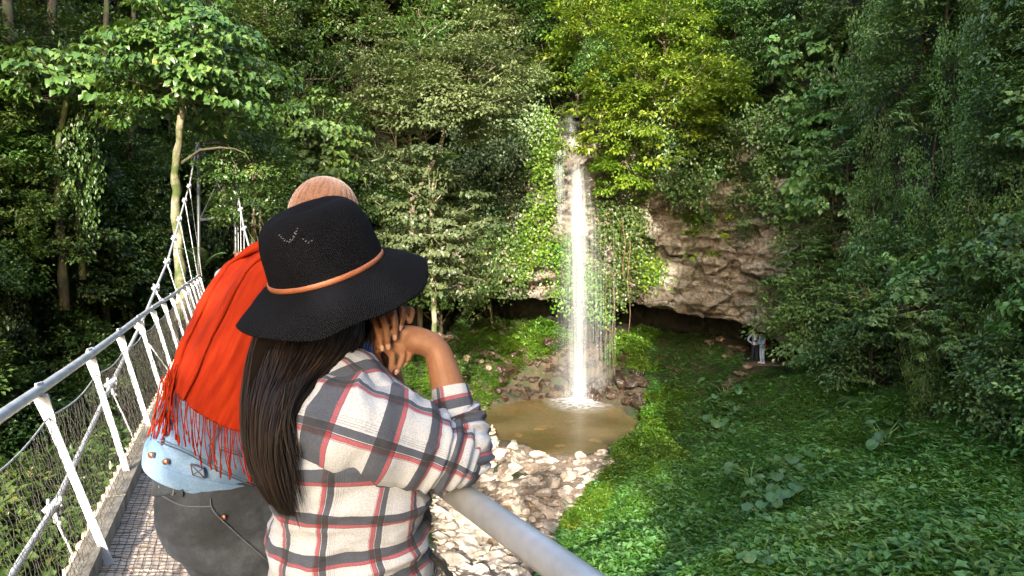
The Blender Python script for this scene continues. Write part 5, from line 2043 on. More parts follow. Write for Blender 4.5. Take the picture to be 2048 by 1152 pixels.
def hair_strands(name, Lp, Rp, n, r, dl, dr, jitter, parent, origin, thick=.03, wild=.0, tmax=(.8, 1.0), mat=None, npt=22, widen=(1, 1)):
    """strands between a left and a right guide path (rows px,py); dl/dr: depth along path"""
    V, Fs, rn = [], [], []
    base = 0
    for k in range(n):
        w = random.random()
        ln = random.uniform(*tmax)
        Pl = crom(Lp, npt)
        Pr = crom(Rp, npt)
        q = np.linspace(0, ln, npt) * (npt - 1)
        i = np.clip(q.astype(int), 0, npt - 2)
        f = (q - i)[:, None]
        a_ = Pl[i] * (1 - f) + Pl[i + 1] * f
        b_ = Pr[i] * (1 - f) + Pr[i + 1] * f
        s_ = np.linspace(0, 1, npt)
        ww = w + wild * rng.normal() * s_ ** 2 + .03 * np.sin(s_ * 5 + k)
        pix = a_ * (1 - ww[:, None]) + b_ * ww[:, None]
        dd = np.interp(q / (npt - 1), np.linspace(0, 1, len(dl)), dl) * (1 - w) + np.interp(q / (npt - 1), np.linspace(0, 1, len(dr)), dr) * w
        off = random.random() * thick
        bulge = thick * .9 * math.sin(math.pi * min(max(w, 0), 1))
        pts = np.array([list(at(x, y, d_ + off - bulge)) for (x, y), d_ in zip(pix, dd)]) + rng.normal(size=3) * jitter
        T = np.gradient(pts, axis=0)
        T /= np.linalg.norm(T, axis=1, keepdims=True)
        S = np.cross(T, [0, 1.0, 0])
        S /= np.linalg.norm(S, axis=1, keepdims=True) + 1e-9
        rad = r * np.clip(1.25 - s_ ** 3, .15, 1)[:, None] * random.uniform(.6, 1.3)
        a3 = pts - S * rad
        b3 = pts + np.cross(S, T) * rad * .8
        c3 = pts + S * rad
        V.append(np.stack([a3, b3, c3], 1).reshape(-1, 3))
        i = np.arange(npt - 1)[:, None] * 3
        kk_ = np.arange(3)[None]
        Fs.append(np.stack([base + i + kk_, base + i + (kk_ + 1) % 3, base + i + 3 + (kk_ + 1) % 3, base + i + 3 + kk_], -1).reshape(-1, 4))
        rn.append(np.full(npt * 3, random.random()))
        base += npt * 3
    return link(name, mesh_np(name, np.concatenate(V) - origin, np.concatenate(Fs), True, {'rnd': np.concatenate(rn)}), mat or HAIRM, parent)


LP = [(545, 610), (516, 670), (498, 740), (489, 820), (494, 900), (516, 965), (556, 1030)]
RP = [(720, 620), (716, 680), (672, 735), (612, 790), (580, 850), (570, 930), (592, 1035)]
DL = [1.43, 1.41, 1.38, 1.33, 1.30, 1.28, 1.28]
DR = [1.42, 1.40, 1.34, 1.28, 1.25, 1.24, 1.24]
hair_strands('hair', LP, RP, 4200, .0009, DL, DR, .002, woman, WO, .045, .04, (.80, 1.0))
hair_strands('hair_wisps', [(600, 660), (590, 740), (575, 830), (568, 900), (600, 980)], [(745, 640), (735, 700), (700, 740), (640, 770), (600, 830)], 160, .0011, [1.40, 1.36, 1.28, 1.25, 1.24], [1.44, 1.42, 1.38, 1.33, 1.30], .003, woman, WO, .02, .05, (.55, 1.0))
hair_strands('hair_wisps', [(556, 780), (556, 900), (575, 980), (600, 1060)], [(640, 730), (585, 800), (592, 900), (612, 1000)], 60, .0008, [1.27, 1.235, 1.22, 1.22], [1.30, 1.25, 1.235, 1.235], .003, woman, WO, .01, .2, (.7, 1.0))
# solid under-layer so the skin does not show between strands
mb = MB()
G, uv, Nn = loft([(640, 620, 1.45, 80, .06), (620, 680, 1.43, 96, .05), (585, 740, 1.405, 84, .035), (548, 810, 1.355, 54, .030), (533, 880, 1.31, 38, .026), (542, 950, 1.295, 30, .02), (568, 1010, 1.29, 12, .01)], 40, 30)
gridmesh(mb, G, uv, (True, True))
G, uv, Nn = loft([(665, 560, 1.47, 90, .095), (672, 620, 1.475, 84, .09), (680, 680, 1.47, 58, .06), (690, 715, 1.46, 30, .03)], 20, 30)
gridmesh(mb, G, uv, (True, True))
me = rel(mb, WO).mesh('hair_base')
a = me.attributes.new('rnd', 'FLOAT', 'POINT')
link('hair_base', me, simplemat('hair_base', (.008, .006, .005), .95, 0, 40, .3, 0, spec=0.05), woman)

# ------------------------------------------------------------------ the man in denim
man = thing('person', 'person in light denim jacket, brown beanie and faded black jeans bent over the handrail', 'person', (-.75, 1.75, -1.6))
MO = np.array(man.location)


def denim(name, base, light, dark, sc=1.0, wear=.5):
    m, N, Lk, B = newmat(name)
    tc = N.new('ShaderNodeTexCoord')
    n1 = noise_node(N, Lk, 9 * sc, 6, .65, tc.outputs['Object'])
    n2 = noise_node(N, Lk, 260, 3, .7, tc.outputs['Object'])
    n3 = noise_node(N, Lk, 38 * sc, 5, .7, tc.outputs['Object'], 1.0)
    r = ramp(N, Lk, n1.outputs[0], [(.32, dark), (.5, base), (.68, light)])
    c = mixc(N, Lk, mathn(N, Lk, 'MULTIPLY', n3.outputs[0], wear), r.outputs[0], light)
    c = mixc(N, Lk, .6, c, ramp(N, Lk, n2.outputs[0], [(.35, (.6, .6, .62)), (.65, (1, 1, 1))]).outputs[0], 'MULTIPLY')
    Lk.new(c, B.inputs['Base Color'])
    B.inputs['Roughness'].default_value = .9
    bump(N, Lk, B, n2.outputs[0], .3, .001)
    return m


DENIM = denim('blue_denim', (.11, .21, .38), (.22, .34, .51), (.06, .13, .27))
DENIMB = denim('collar_denim', (.05, .13, .34), (.10, .22, .48), (.03, .08, .22))
JEANS = denim('black_denim', (.022, .028, .038), (.075, .088, .108), (.006, .008, .012), .7, .30)
THREAD = simplemat('pale_thread', (.10, .115, .14), .8, 0, 60, .2, 0)
THREADD = simplemat('dark_thread', (.05, .08, .14), .8, 0, 60, .2, 0)
COPPER = simplemat('copper_button', (.42, .20, .12), .35, .8, 30, .2, .2)

JS = [(428, 938, 1.76, 124, .135), (438, 905, 1.755, 128, .140), (458, 850, 1.75, 126, .142), (485, 790, 1.75, 124, .142), (512, 730, 1.76, 120, .14), (540, 665, 1.78, 112, .132), (570, 605, 1.80, 100, .12), (602, 550, 1.83, 82, .10), (622, 515, 1.86, 50, .07)]
G, uv, Nn = loft(JS, 120, 130, 2.3)
JG, JN = G.copy(), Nn.copy()
Gw0 = wrinkle(wrinkle(G, Nn, .010, 6, 51, (1, 1, 1.6)), Nn, .0035, 19, 58)
fd_ = np.clip((np.arange(120) - 9) / 14., 0, 1)[:, None, None]
G = G * (1 - fd_) + Gw0 * fd_
mb = MB()
gridmesh(mb, G, uv, (False, True))
jacket = rel(mb, MO).build('jacket', DENIM, man)
# waistband of the jacket, standing proud
mb = MB()
Gw = JG[:14] + JN[:14] * .008
Gi = JG[:14][::-1] - JN[:14][::-1] * .004
gridmesh(mb, np.concatenate([Gi, Gw, Gi[:1]]), np.concatenate([uv[:14], uv[:14], uv[:1]]))
rel(mb, MO).build('waistband', DENIM, man)


def surf(G_, Nn_, px, py, off=.006):
    """point of a lofted garment nearest to a sight line, on its camera side"""
    D = ray(px, py)
    D = D / np.linalg.norm(D)
    P = G_.reshape(-1, 3)
    t_ = P @ D
    dist = np.linalg.norm(P - t_[:, None] * D, axis=1)
    nn = Nn_.reshape(-1, 3)
    facing = (nn @ D) < .25
    dist = np.where(facing, dist, 9)
    i = int(np.argmin(dist + .02 * t_))
    dpt = P[i] @ D
    return D * dpt + nn[i] * off


def stitch(G_, Nn_, px_pts, r, mat, parent, origin, name='stitching', n=30, off=.002):
    P = crom([list(p) for p in px_pts], n)
    mb = MB()
    pts = [surf(G_, Nn_, a_, b_, off) for a_, b_ in P]
    pts = np.array(pts)
    for _ in range(3):
        pts[1:-1] = (pts[:-2] + 2 * pts[1:-1] + pts[2:]) / 4
    mb.tube(list(pts), r, 5)
    return rel(mb, origin).build(name, mat, parent)


Gs = G
for pts in ([(322, 882), (380, 905), (440, 940), (505, 968)], [(420, 890), (470, 780), (480, 760)], [(440, 895), (500, 915), (520, 925)], [(338, 800), (318, 850), (310, 880)], [(418, 925), (423, 890)]):
    stitch(Gs, Nn, pts, .0016, THREADD, man, MO, off=.010)
    stitch(Gs, Nn, [(a_ + 5, b_ - 4) for a_, b_ in pts], .0011, THREAD, man, MO, off=.010)
# adjuster tab with crossed stitching
c4 = [surf(Gs, Nn, *q, .013) for q in ((386, 924), (410, 932), (413, 952), (390, 945))]
mb = MB()
mb.add(c4 + [p - np.array([0, -.006, 0]) for p in c4], [(0, 1, 2, 3), (0, 4, 5, 1), (1, 5, 6, 2), (2, 6, 7, 3), (3, 7, 4, 0)])
rel(mb, MO).build('adjuster_tab', DENIM, man, False)
mb = MB()
for i_, j_ in ((0, 1), (1, 2), (2, 3), (3, 0), (0, 2), (1, 3)):
    mb.tube([c4[i_] + np.array([0, -.0015, 0]), c4[j_] + np.array([0, -.0015, 0])], .0010, 4)
rel(mb, MO).build('stitching', simplemat('brown_thread', (.10, .06, .04), .8, 0, 50, .1, 0), man)
for q in ((339, 921), (312, 909)):
    c = surf(Gs, Nn, *q, .012)
    mb = MB()
    mb.tube([c + np.array([0, .004, 0]), c + np.array([-.001, -.002, 0]), c + np.array([-.001, -.004, 0])], [.0072, .0072, .004], 16)
    rel(mb, MO).build('button', COPPER, man)
# sleeve toward the rail and blue collar seen beside her shoulder
mb = MB()
G2, uv2, N2 = loft([(620, 590, 1.86, 60, .07), (680, 660, 1.80, 58, .065), (725, 720, 1.72, 46, .055), (748, 752, 1.66, 40, .05), (735, 790, 1.62, 36, .045), (690, 830, 1.6, 34, .04)], 60, 50)
G2 = wrinkle(G2, N2, .008, 12, 71)
gridmesh(mb, G2, uv2, (True, True))
rel(mb, MO).build('sleeve', DENIMB, man)
mb = MB()
G2, uv2, N2 = loft([(590, 520, 1.92, 55, .06), (530, 600, 1.98, 58, .06), (560, 700, 1.98, 50, .06), (640, 760, 1.9, 44, .05), (700, 800, 1.8, 38, .045)], 50, 40)
gridmesh(mb, G2, uv2, (True, True))
rel(mb, MO).build('sleeve', DENIM, man)

# jeans
JJ = [(438, 900, 1.77, 108, .108), (442, 940, 1.76, 117, .122), (456, 1000, 1.755, 130, .142), (490, 1055, 1.76, 122, .14), (535, 1105, 1.77, 108, .13), (585, 1155, 1.80, 96, .12), (630, 1215, 1.84, 88, .10)]
G, uv, Nn = loft(JJ, 100, 120, 2.3)
JJG, JJN = G.copy(), Nn.copy()
G = wrinkle(G, Nn, .004, 7, 81, (1, 1, 1.8))
G = wrinkle(G, Nn, .0018, 20, 83, (1, 1, 1.4))
tq = np.linspace(0, 1, 100)[:, None]
G = G + (.0025 * np.sin(2 * np.pi * (tq * 7 + 1.2 * vnoise(G * 4.0, 7))) * np.clip(tq * 2 - .5, 0, 1))[..., None] * Nn
mb = MB()
gridmesh(mb, G, uv, (True, False))
hipm = np.array(at(470, 1120, 1.80))
f1, f2 = np.array([-.60, 1.80, -1.52]), np.array([-.45, 2.1, -1.52])
mb.tube([np.array(at(560, 1120, 1.80)), np.array(at(590, 1290, 1.84)), f1], [.105, .082, .062], 20)
mb.tube([np.array(at(590, 1130, 1.90)), np.array(at(620, 1290, 1.97)), f2], [.10, .085, .065], 20)
rel(mb, MO).build('jeans', JEANS, man)
JG2, JN2 = G, JJN
wb = MB()
Gw = G[2:22] + JJN[2:22] * .006
gridmesh(wb, np.concatenate([G[2:22][::-1] - JJN[2:22][::-1] * .003, Gw, (G[2:22][::-1] - JJN[2:22][::-1] * .003)[:1]]), np.concatenate([uv[2:22], uv[2:22], uv[:1]]))
rel(wb, MO).build('jeans_waistband', JEANS, man)
for pts in ([(318, 985), (360, 1008), (395, 1012), (422, 1012)], [(300, 900), (312, 935), (330, 965)], [(422, 995), (424, 1015), (445, 1040), (500, 1090), (540, 1125)]):
    stitch(JG2, JN2, pts, .0015, THREAD, man, MO, off=.004)
mb = MB()
c = surf(JG2, JN2, 449, 1033, .004)
mb.tube([c, c + np.array([0, -.004, 0])], .006, 12)
rel(mb, MO).build('rivet', COPPER, man)
c4 = [surf(JG2, JN2, *q, .006) for q in ((322, 935), (352, 945), (350, 990), (322, 978))]
mb = MB()
mb.add(c4 + [p + np.array([0, .005, 0]) for p in c4], [(0, 1, 2, 3), (0, 4, 5, 1), (1, 5, 6, 2), (2, 6, 7, 3), (3, 7, 4, 0)])
rel(mb, MO).build('waist_patch', simplemat('grey_patch', (.16, .165, .17), .6, 0, 60, .15, .2), man, False)
mb = MB()
c4 = [surf(JG2, JN2, *q, .010) for q in ((358, 948), (372, 952), (370, 992), (357, 988))]
mb.add(c4 + [p + np.array([0, .006, 0]) for p in c4], [(0, 1, 2, 3), (0, 4, 5, 1), (1, 5, 6, 2), (2, 6, 7, 3), (3, 7, 4, 0)])
rel(mb, MO).build('belt_loop', JEANS, man, False)

# body under the clothes
mb = MB()
chain(mb, [(425, 960, 1.77, .10), (470, 820, 1.77, .105), (540, 660, 1.80, .11), (605, 555, 1.84, .09)], 18)
chain(mb, [(610, 540, 1.86, .055), (645, 470, 1.90, .055)], 12)
sph(mb, at(650, 455, 1.92), .088, (.92, 1.05, 1.15), 14)
sph(mb, at(672, 500, 1.97), .05)
chain(mb, [(690, 478, 2.0, .016), (700, 488, 2.01, .012)], 8)
chain(mb, [(625, 470, 1.86, .012), (624, 484, 1.86, .010)], 8)
chain(mb, [(620, 590, 1.86, .06), (725, 720, 1.72, .045), (742, 760, 1.65, .038), (690, 830, 1.60, .032), (650, 850, 1.58, .026)], 12)
hc = (650, 850, 1.58)
for k in range(5):
    chain(mb, [(hc[0] - 4, hc[1] - 10 + 6 * k, hc[2], .012), (hc[0] - 28 + abs(k - 2) * 3, hc[1] - 14 + 9 * k, hc[2] - .005, .0095), (hc[0] - 48 + abs(k - 2) * 4, hc[1] - 8 + 9 * k, hc[2] + .01, .0085)], 8)
chain(mb, [(590, 520, 1.92, .055), (530, 600, 1.98, .05), (560, 700, 1.98, .042), (640, 760, 1.9, .036), (700, 800, 1.8, .03), (730, 812, 1.77, .025)], 12)
for k in range(5):
    chain(mb, [(732, 806 + 5 * k, 1.765, .012), (752, 802 + 7 * k, 1.755, .0095), (768, 806 + 7 * k, 1.76, .0085)], 8)
for f_, hpt in ((f1, at(560, 1120, 1.80)), (f2, at(590, 1130, 1.90))):
    feet(mb, np.array(hpt), f_ - np.array([0, 0, .08]), np.array([.72, .69, 0]), (.085, .06, .045))
chain(mb, [(450, 980, 1.77, .09), (560, 1110, 1.80, .09)], 14)
remeshed(rel(mb, MO), 'body', SKINL, .006, man, 3)
SHOE = simplemat('dark_shoe', (.05, .045, .04), .6, 0, 20, .2, .2)
for o_, f_, par, org in ((0, f1, man, MO), (1, f2, man, MO), (2, np.array([-.50, 1.50, -1.52]), woman, WO), (3, np.array([-.30, 1.66, -1.52]), woman, WO)):
    mb = MB()
    fl = f_ - np.array([0, 0, .08])
    fd = np.array([.72, .69, 0])
    mb.tube([fl - fd * .07 + np.array([0, 0, .045]), fl + np.array([0, 0, .06]), fl + fd * .19 + np.array([0, 0, .035])], [.042, .052, .036], 12)
    sph(mb, fl - fd * .07 + np.array([0, 0, .045]), .042)
    sph(mb, fl + fd * .19 + np.array([0, 0, .035]), .036)
    rel(mb, org).build('shoe', SHOE, par)

# ---- beanie
m, N, Lk, B = newmat('brown_wool')
WOOL = m
tc = N.new('ShaderNodeTexCoord')
n = noise_node(N, Lk, 160, 4, .7, tc.outputs['Object'])
r = ramp(N, Lk, n.outputs[0], [(.3, (.10, .040, .020)), (.5, (.185, .082, .045)), (.75, (.28, .145, .09))])
Lk.new(r.outputs[0], B.inputs['Base Color'])
B.inputs['Roughness'].default_value = .95
B.inputs['Sheen Weight'].default_value = .4
bump(N, Lk, B, n.outputs[0], .7, .002)
bo = np.array(at(648, 434, 1.92))
bax = np.array([.12, .25, .96])
bax /= np.linalg.norm(bax)
b1 = np.array([1, 0, -.12])
b1 /= np.linalg.norm(b1)
b2 = np.cross(bax, b1)
rows, uvr = [], []
nn_ = 260
for i in range(60):
    t_ = i / 59
    an = t_ * math.pi * .62
    row = []
    for k in range(nn_):
        p_ = 2 * math.pi * k / nn_
        rib = .0042 * abs(math.sin(15 * p_)) ** .7 * min(1, math.sin(an) * 2.2) + .0012 * math.sin(an * 60 + 4 * math.sin(30 * p_)) * min(1, math.sin(an) * 2)
        R_ = .094 + rib
        row.append(R_ * math.sin(an) * (math.cos(p_) * b1 + math.sin(p_) * b2 * 1.08) + .114 * math.cos(an) * (1 + rib * 3) * bax)
    rows.append(row)
mb = MB()
mb.grid(np.array(rows), closed_u=True)
be = mb.build('beanie', WOOL)
be.location = bo
be['label'] = 'ribbed brown wool beanie showing above the crown of the black hat'
be['category'] = 'beanie'

# ---- scarf over the back with fringe
m, N, Lk, B = newmat('orange_scarf_cloth')
SCARF = m
uvn = N.new('ShaderNodeUVMap')
n = noise_node(N, Lk, 500, 2, .6, uvn.outputs[0])
mp = N.new('ShaderNodeMapping')
mp.inputs['Scale'].default_value = (26, 4, 1)
Lk.new(uvn.outputs[0], mp.inputs[0])
n2 = noise_node(N, Lk, 2.0, 5, .6, mp.outputs[0])
r = ramp(N, Lk, n2.outputs[0], [(.25, (.19, .010, .0015)), (.5, (.28, .019, .0025)), (.75, (.35, .031, .004))])
Lk.new(mixc(N, Lk, .5, r.outputs[0], ramp(N, Lk, n.outputs[0], [(.3, (.75, .7, .7)), (.6, (1, 1, 1))]).outputs[0], 'MULTIPLY'), B.inputs['Base Color'])
B.inputs['Roughness'].default_value = .85
B.inputs['Sheen Weight'].default_value = .0
B.inputs['Specular IOR Level'].default_value = .15
bump(N, Lk, B, n2.outputs[0], .35, .003)

scarf = thing('scarf', 'orange red fringed shawl draped across the back of the denim jacket', 'scarf', tuple(at(470, 680, 1.65)))
SO = np.array(scarf.location)
LE = [(548, 484), (500, 500), (455, 530), (415, 585), (385, 640), (358, 695), (342, 735), (327, 770)]
RE = [(660, 500), (655, 540), (650, 590), (640, 650), (620, 710), (590, 770), (560, 820), (530, 868)]
nt_, nsx = 110, 130
Lc, Rc = crom(LE, nt_), crom(RE, nt_)
G = np.zeros((nt_, nsx, 3))
for i in range(nt_):
    t_ = i / (nt_ - 1)
    for j in range(nsx):
        s_ = j / (nsx - 1)
        p_ = Lc[i] * (1 - s_) + Rc[i] * s_
        p_ = p_ + np.array([.0, 22 * math.sin(math.pi * s_) * t_ ** 2 + 16 * t_ ** 3 * math.sin(2.5 * s_) - 10 * t_ ** 4])
        dd = 1.79 + .06 * (1 - t_) - .185 * math.sin(math.pi * .5 * min(1, s_ * 1.25 + .02)) ** .75
        G[i, j] = at(p_[0], p_[1], dd)
def to_px(Pq):
    Pq = np.asarray(Pq)
    dd_ = Pq[..., 1] * cp - Pq[..., 2] * sp
    return np.stack([1024 + F * Pq[..., 0] / dd_, 576 - F * (Pq[..., 1] * sp + Pq[..., 2] * cp) / dd_, dd_], -1)


jp = to_px((JG + JN * .016).reshape(-1, 3))
jn = JN.reshape(-1, 3)
front = (jn[:, 1] < .15)
jp = jp[front]
gp = to_px(G)
for i in range(nt_):
    for j in range(nsx):
        dq = (jp[:, 0] - gp[i, j, 0]) ** 2 + (jp[:, 1] - gp[i, j, 1]) ** 2
        kq = np.argsort(dq)[:4]
        if dq[kq[0]] < 160:
            gp[i, j, 2] = min(gp[i, j, 2], jp[kq, 2].min())
for _ in range(6):
    gp[1:-1, :, 2] = (gp[:-2, :, 2] + 2 * gp[1:-1, :, 2] + gp[2:, :, 2]) / 4
    gp[:, 1:-1, 2] = (gp[:, :-2, 2] + 2 * gp[:, 1:-1, 2] + gp[:, 2:, 2]) / 4
for i in range(nt_):
    for j in range(nsx):
        G[i, j] = at(gp[i, j, 0], gp[i, j, 1], gp[i, j, 2] - .016)
ss = np.linspace(0, 1, nsx)[None, :]
tt = np.linspace(0, 1, nt_)[:, None]
nz = vnoise(np.stack([ss * 10 + tt * 1.5, tt * 2.2 + 0 * ss, 0 * ss + 0 * tt], -1), 6)
fld = .009 * np.sin(2 * np.pi * (ss * 5 + .25 * nz + .5 * tt)) * np.exp(-(ss / .20) ** 2) + .0030 * nz + .0022 * vnoise(np.stack([ss * 26 + tt * 4, tt * 3 + 0 * ss, 0 * ss + 0 * tt], -1), 9)
fld = fld + .0025 * fbm(G * 30, 2, 4)
G[..., 1] -= fld
G[..., 0] -= fld * .5 * np.exp(-(ss / .2) ** 2)
uv = np.stack(np.broadcast_arrays(ss * .35, tt * .5), -1)
mb = MB()
mb.grid(G, uv=uv)
Gb2 = G + np.array([.002, .004, 0])
mb.grid(Gb2, uv=uv, flip=True)
# the rolled outer edge: two soft tubes of gathered cloth
for off, r_, tt0 in ((4, .013, 0), (26, .010, 4)):
    e = [np.array(G[i, off]) + np.array([0, -.004, 0]) for i in range(tt0, nt_, 3)]
    mb.tube(e, [r_ * (.7 + .3 * math.sin(k * .5)) * (1 - .45 * k / len(e)) for k in range(len(e))], 12)
rel(mb, SO).build('shawl', SCARF, scarf)
# fringe tassels
def tassel(p0, ln, sway, r=.0012):
    pts = []
    for k in range(12):
        t_ = k / 11
        pts.append(np.array(p0) + np.array([sway[0] * t_ ** 1.5 + .002 * math.sin(5 * t_ + p0[0] * 300), -.006 * math.sin(3.1 * t_) + sway[1] * t_, -ln * t_]))
    rad = [r * (1 + .25 * math.sin(k * 2.6)) for k in range(12)]
    rad[-2] = r * 2.0
    rad[-1] = r * 1.2
    m_ = MB()
    m_.tube(pts, rad, 6)
    rel(m_, SO).build('tassel', SCARF, scarf)


for k in range(44):
    s_ = .02 + .96 * k / 43
    j = int(s_ * (nsx - 1))
    p0 = G[-1, j] + np.array([0, -.003, .004])
    tassel(p0, random.uniform(.07, .13), (random.uniform(-.006, .016), random.uniform(-.012, .0)))
for k in range(38):
    i = int(nt_ * random.uniform(.80, .99))
    p0 = G[i, random.randrange(0, 12)] + np.array([-.004, -.012, 0])
    tassel(p0, random.uniform(.09, .16), (random.uniform(-.035, .01), random.uniform(-.02, .0)), .0014)

# ------------------------------------------------------------------ small figures
def small_person(name_label, origin, fwd, J, shirt_mat, trouser_mat, hair_mat, skin=SKINL, vox=.012, hair_long=0, shoes=SHOE, scale=1.0):
    """J: joint offsets (right, forward, up) in metres from the feet midpoint"""
    fwd = np.array([fwd[0], fwd[1], 0.0])
    fwd /= np.linalg.norm(fwd)
    rt = np.array([fwd[1], -fwd[0], 0.0])
    t = thing('person', name_label, 'person', tuple(origin))

    def W(q):
        return (rt * q[0] + fwd * q[1] + np.array([0, 0, q[2]])) * scale

    def limb(m_, qs, rs, n=12):
        P = crom([list(W(q)) + [r * scale] for q, r in zip(qs, rs)], len(qs) * 5)
        m_.tube([p[:3] for p in P], [p[3] for p in P], n)
        sph(m_, P[0][:3], P[0][3], n=8)
        sph(m_, P[-1][:3], P[-1][3], n=8)
    j = J
    mb = MB()
    sh, hp = np.array(j['neck']), np.array(j['hip'])
    limb(mb, [j['hip'], (sh + hp) / 2, j['chest']], [.13, .115, .13])
    limb(mb, [j['chest'], j['neck'], j['head']], [.09, .05, .055])
    hd = W(j['head'])
    sph(mb, hd, .095 * scale, (.86, .95, 1.2))
    nose = hd + fwd * .10 * scale
    sph(mb, nose, .016 * scale)
    sph(mb, hd + fwd * .05 - np.array([0, 0, .075]), .045 * scale)
    for s_ in (-1, 1):
        sph(mb, hd + rt * s_ * .085 * scale, .02 * scale, (.5, 1, 1.4), 6)
    for s_, k in ((-1, 'l'), (1, 'r')):
        limb(mb, [j['sh' + k], j['el' + k], j['wr' + k]], [.05, .04, .028])
        w_ = np.array(j['wr' + k])
        el = np.array(j['el' + k])
        dr_ = (w_ - el) / np.linalg.norm(w_ - el)
        limb(mb, [w_, w_ + dr_ * .08], [.028, .03], 8)
        sd_ = np.cross(dr_, [0, 0, 1.0]) if abs(dr_[2]) < .9 else np.array([0, 1.0, 0])
        for q in range(4):
            b_ = w_ + dr_ * .08 + sd_ * (q - 1.5) * .017
            limb(mb, [b_, b_ + dr_ * (.055 + .01 * (q in (1, 2))) + np.array([0, 0, -.012])], [.009, .008], 6)
        limb(mb, [w_ + dr_ * .02 + sd_ * .03, w_ + dr_ * .07 + sd_ * .05], [.011, .009], 6)
        limb(mb, [np.array(j['hip']) + np.array([s_ * .09, 0, 0]), j['kn' + k], j['an' + k]], [.09, .06, .042])
    remeshed(mb, 'body', skin, vox * .8, t, 2)
    mb = MB()
    limb(mb, [np.array(j['hip']) + np.array([0, 0, .03]), (sh + hp) / 2, j['chest'], np.array(j['neck']) + np.array([0, 0, -.04])], [.155, .14, .15, .075], 16)
    for k in 'lr':
        limb(mb, [np.array(j['chest']) * .6 + np.array(j['sh' + k]) * .4, j['sh' + k], j['el' + k], np.array(j['el' + k]) * .15 + np.array(j['wr' + k]) * .85], [.085, .07, .055, .042])
    remeshed(mb, 'shirt', shirt_mat, vox, t, 2)
    mb = MB()
    limb(mb, [np.array(j['hip']) + np.array([0, 0, .04]), np.array(j['hip']) + np.array([0, 0, -.08])], [.145, .135], 16)
    for s_, k in ((-1, 'l'), (1, 'r')):
        limb(mb, [np.array(j['hip']) + np.array([s_ * .08, 0, -.04]), j['kn' + k], np.array(j['an' + k]) + np.array([0, 0, .02])], [.105, .078, .062])
    remeshed(mb, 'trousers', trouser_mat, vox, t, 2)
    mb = MB()
    sph(mb, hd - fwd * .018 * scale + np.array([0, 0, .030 * scale]), .104 * scale, (.9, .98, 1.08), 12)
    if hair_long:
        limb(mb, [np.array(j['head']) + np.array([0, -.07, .02]), np.array(j['head']) + np.array([0, -.11, -hair_long * .5]), np.array(j['head']) + np.array([0, -.12, -hair_long])], [.07, .06, .03])
    hair = remeshed(mb, 'hair', hair_mat, vox * .9, t, 1)
    # keep the face free
    for s_, k in ((-1, 'l'), (1, 'r')):
        mb = MB()
        a_ = np.array(j['an' + k])
        limb(mb, [a_ + np.array([0, -.04, -.045]), a_ + np.array([0, .15, -.055])], [.045, .036], 10)
        mb.build('shoe', shoes, t)
    return t, W


HAIRB = simplemat('brown_hair', (.10, .045, .025), .6, 0, 60, .4, .4, .004)
PALEB = simplemat('pale_blue_cotton', (.42, .50, .62), .85, 0, 14, .12, .3, .01)
PALED = simplemat('pale_blue_denim', (.36, .47, .66), .85, 0, 20, .15, .3, .01)
NAVY = simplemat('navy_trousers', (.018, .022, .035), .85, 0, 20, .2, .3, .01)
GREYJ = simplemat('grey_jacket', (.16, .19, .22), .85, 0, 20, .2, .3, .01)
BLK = simplemat('black_plastic', (.012, .012, .012), .4, 0, 20, .2, 0)
WSHOE = simplemat('white_shoe', (.75, .75, .74), .6, 0, 20, .05, 0)
REDB = simplemat('red_black_bag', (.22, .02, .02), .7, 0, 8, .6, .1)
stand = dict(hip=(0, 0, .92), chest=(0, .01, 1.32), neck=(0, .01, 1.47), head=(0, .03, 1.62), shl=(-.19, 0, 1.40), shr=(.19, 0, 1.40), ell=(-.27, -.02, 1.13), elr=(.27, -.02, 1.13),
             wrl=(-.24, .06, .90), wrr=(.24, .06, .90), knl=(-.10, .02, .50), knr=(.10, .02, .50), anl=(-.11, -.01, .10), anr=(.11, -.01, .10))
# two walkers on the path
w1 = hit_ground(np.array([1509.]), np.array([723.]))[0][0]
J1 = dict(stand)
J1.update(elr=(.34, -.05, 1.15), wrr=(.17, .06, .98), ell=(-.30, .0, 1.12), wrl=(-.20, .16, 1.0), head=(0, .05, 1.60))
t, W = small_person('man in pale blue shirt and dark trousers standing on the path, hand on hip', w1 + np.array([0, 0, .0]), (-.15, -1), J1, PALEB, NAVY, HAIRB, vox=.016)
mb = MB()
c = W((.0, .17, 1.12)) + w1
mb.box(c, .13, .07, .085)
mb.tube([c + np.array([0, -.03, 0]), c + np.array([-.01, -.10, 0])], [.036, .032], 12)
cmo = mb.build('camera', BLK, None, False)
cmo['label'] = 'black camera hanging on the chest of the man on the path'
cmo['category'] = 'camera'
mb = MB()
for s_ in (-1, 1):
    mb.tube([W((s_ * .12, .10, .98)) + w1, W((s_ * .13, .165, 1.2)) + w1, W((s_ * .12, .12, 1.42)) + w1, W((s_ * .10, -.08, 1.47)) + w1], .017, 6)
mb.tube([W((0, -.20, 1.0)) + w1, W((0, -.21, 1.2)) + w1, W((0, -.18, 1.42)) + w1], [.12, .15, .09], 12)
bp_ = mb.build('backpack', BLK)
bp_['label'] = 'black backpack with shoulder straps on the man on the path'
bp_['category'] = 'backpack'
w2 = hit_ground(np.array([1524.]), np.array([727.]))[0][0]
J2 = dict(stand)
J2.update(ell=(-.20, .10, 1.12), wrl=(-.10, .32, 1.16), elr=(.20, .10, 1.12), wrr=(.08, .32, 1.14), head=(0, .05, 1.60))
t, W = small_person('woman in pale blue top and light jeans facing the man on the path', w2, (-1, -.25), J2, PALED, PALED, HAIRB, vox=.016, hair_long=.25, shoes=WSHOE, scale=.95)
mb = MB()
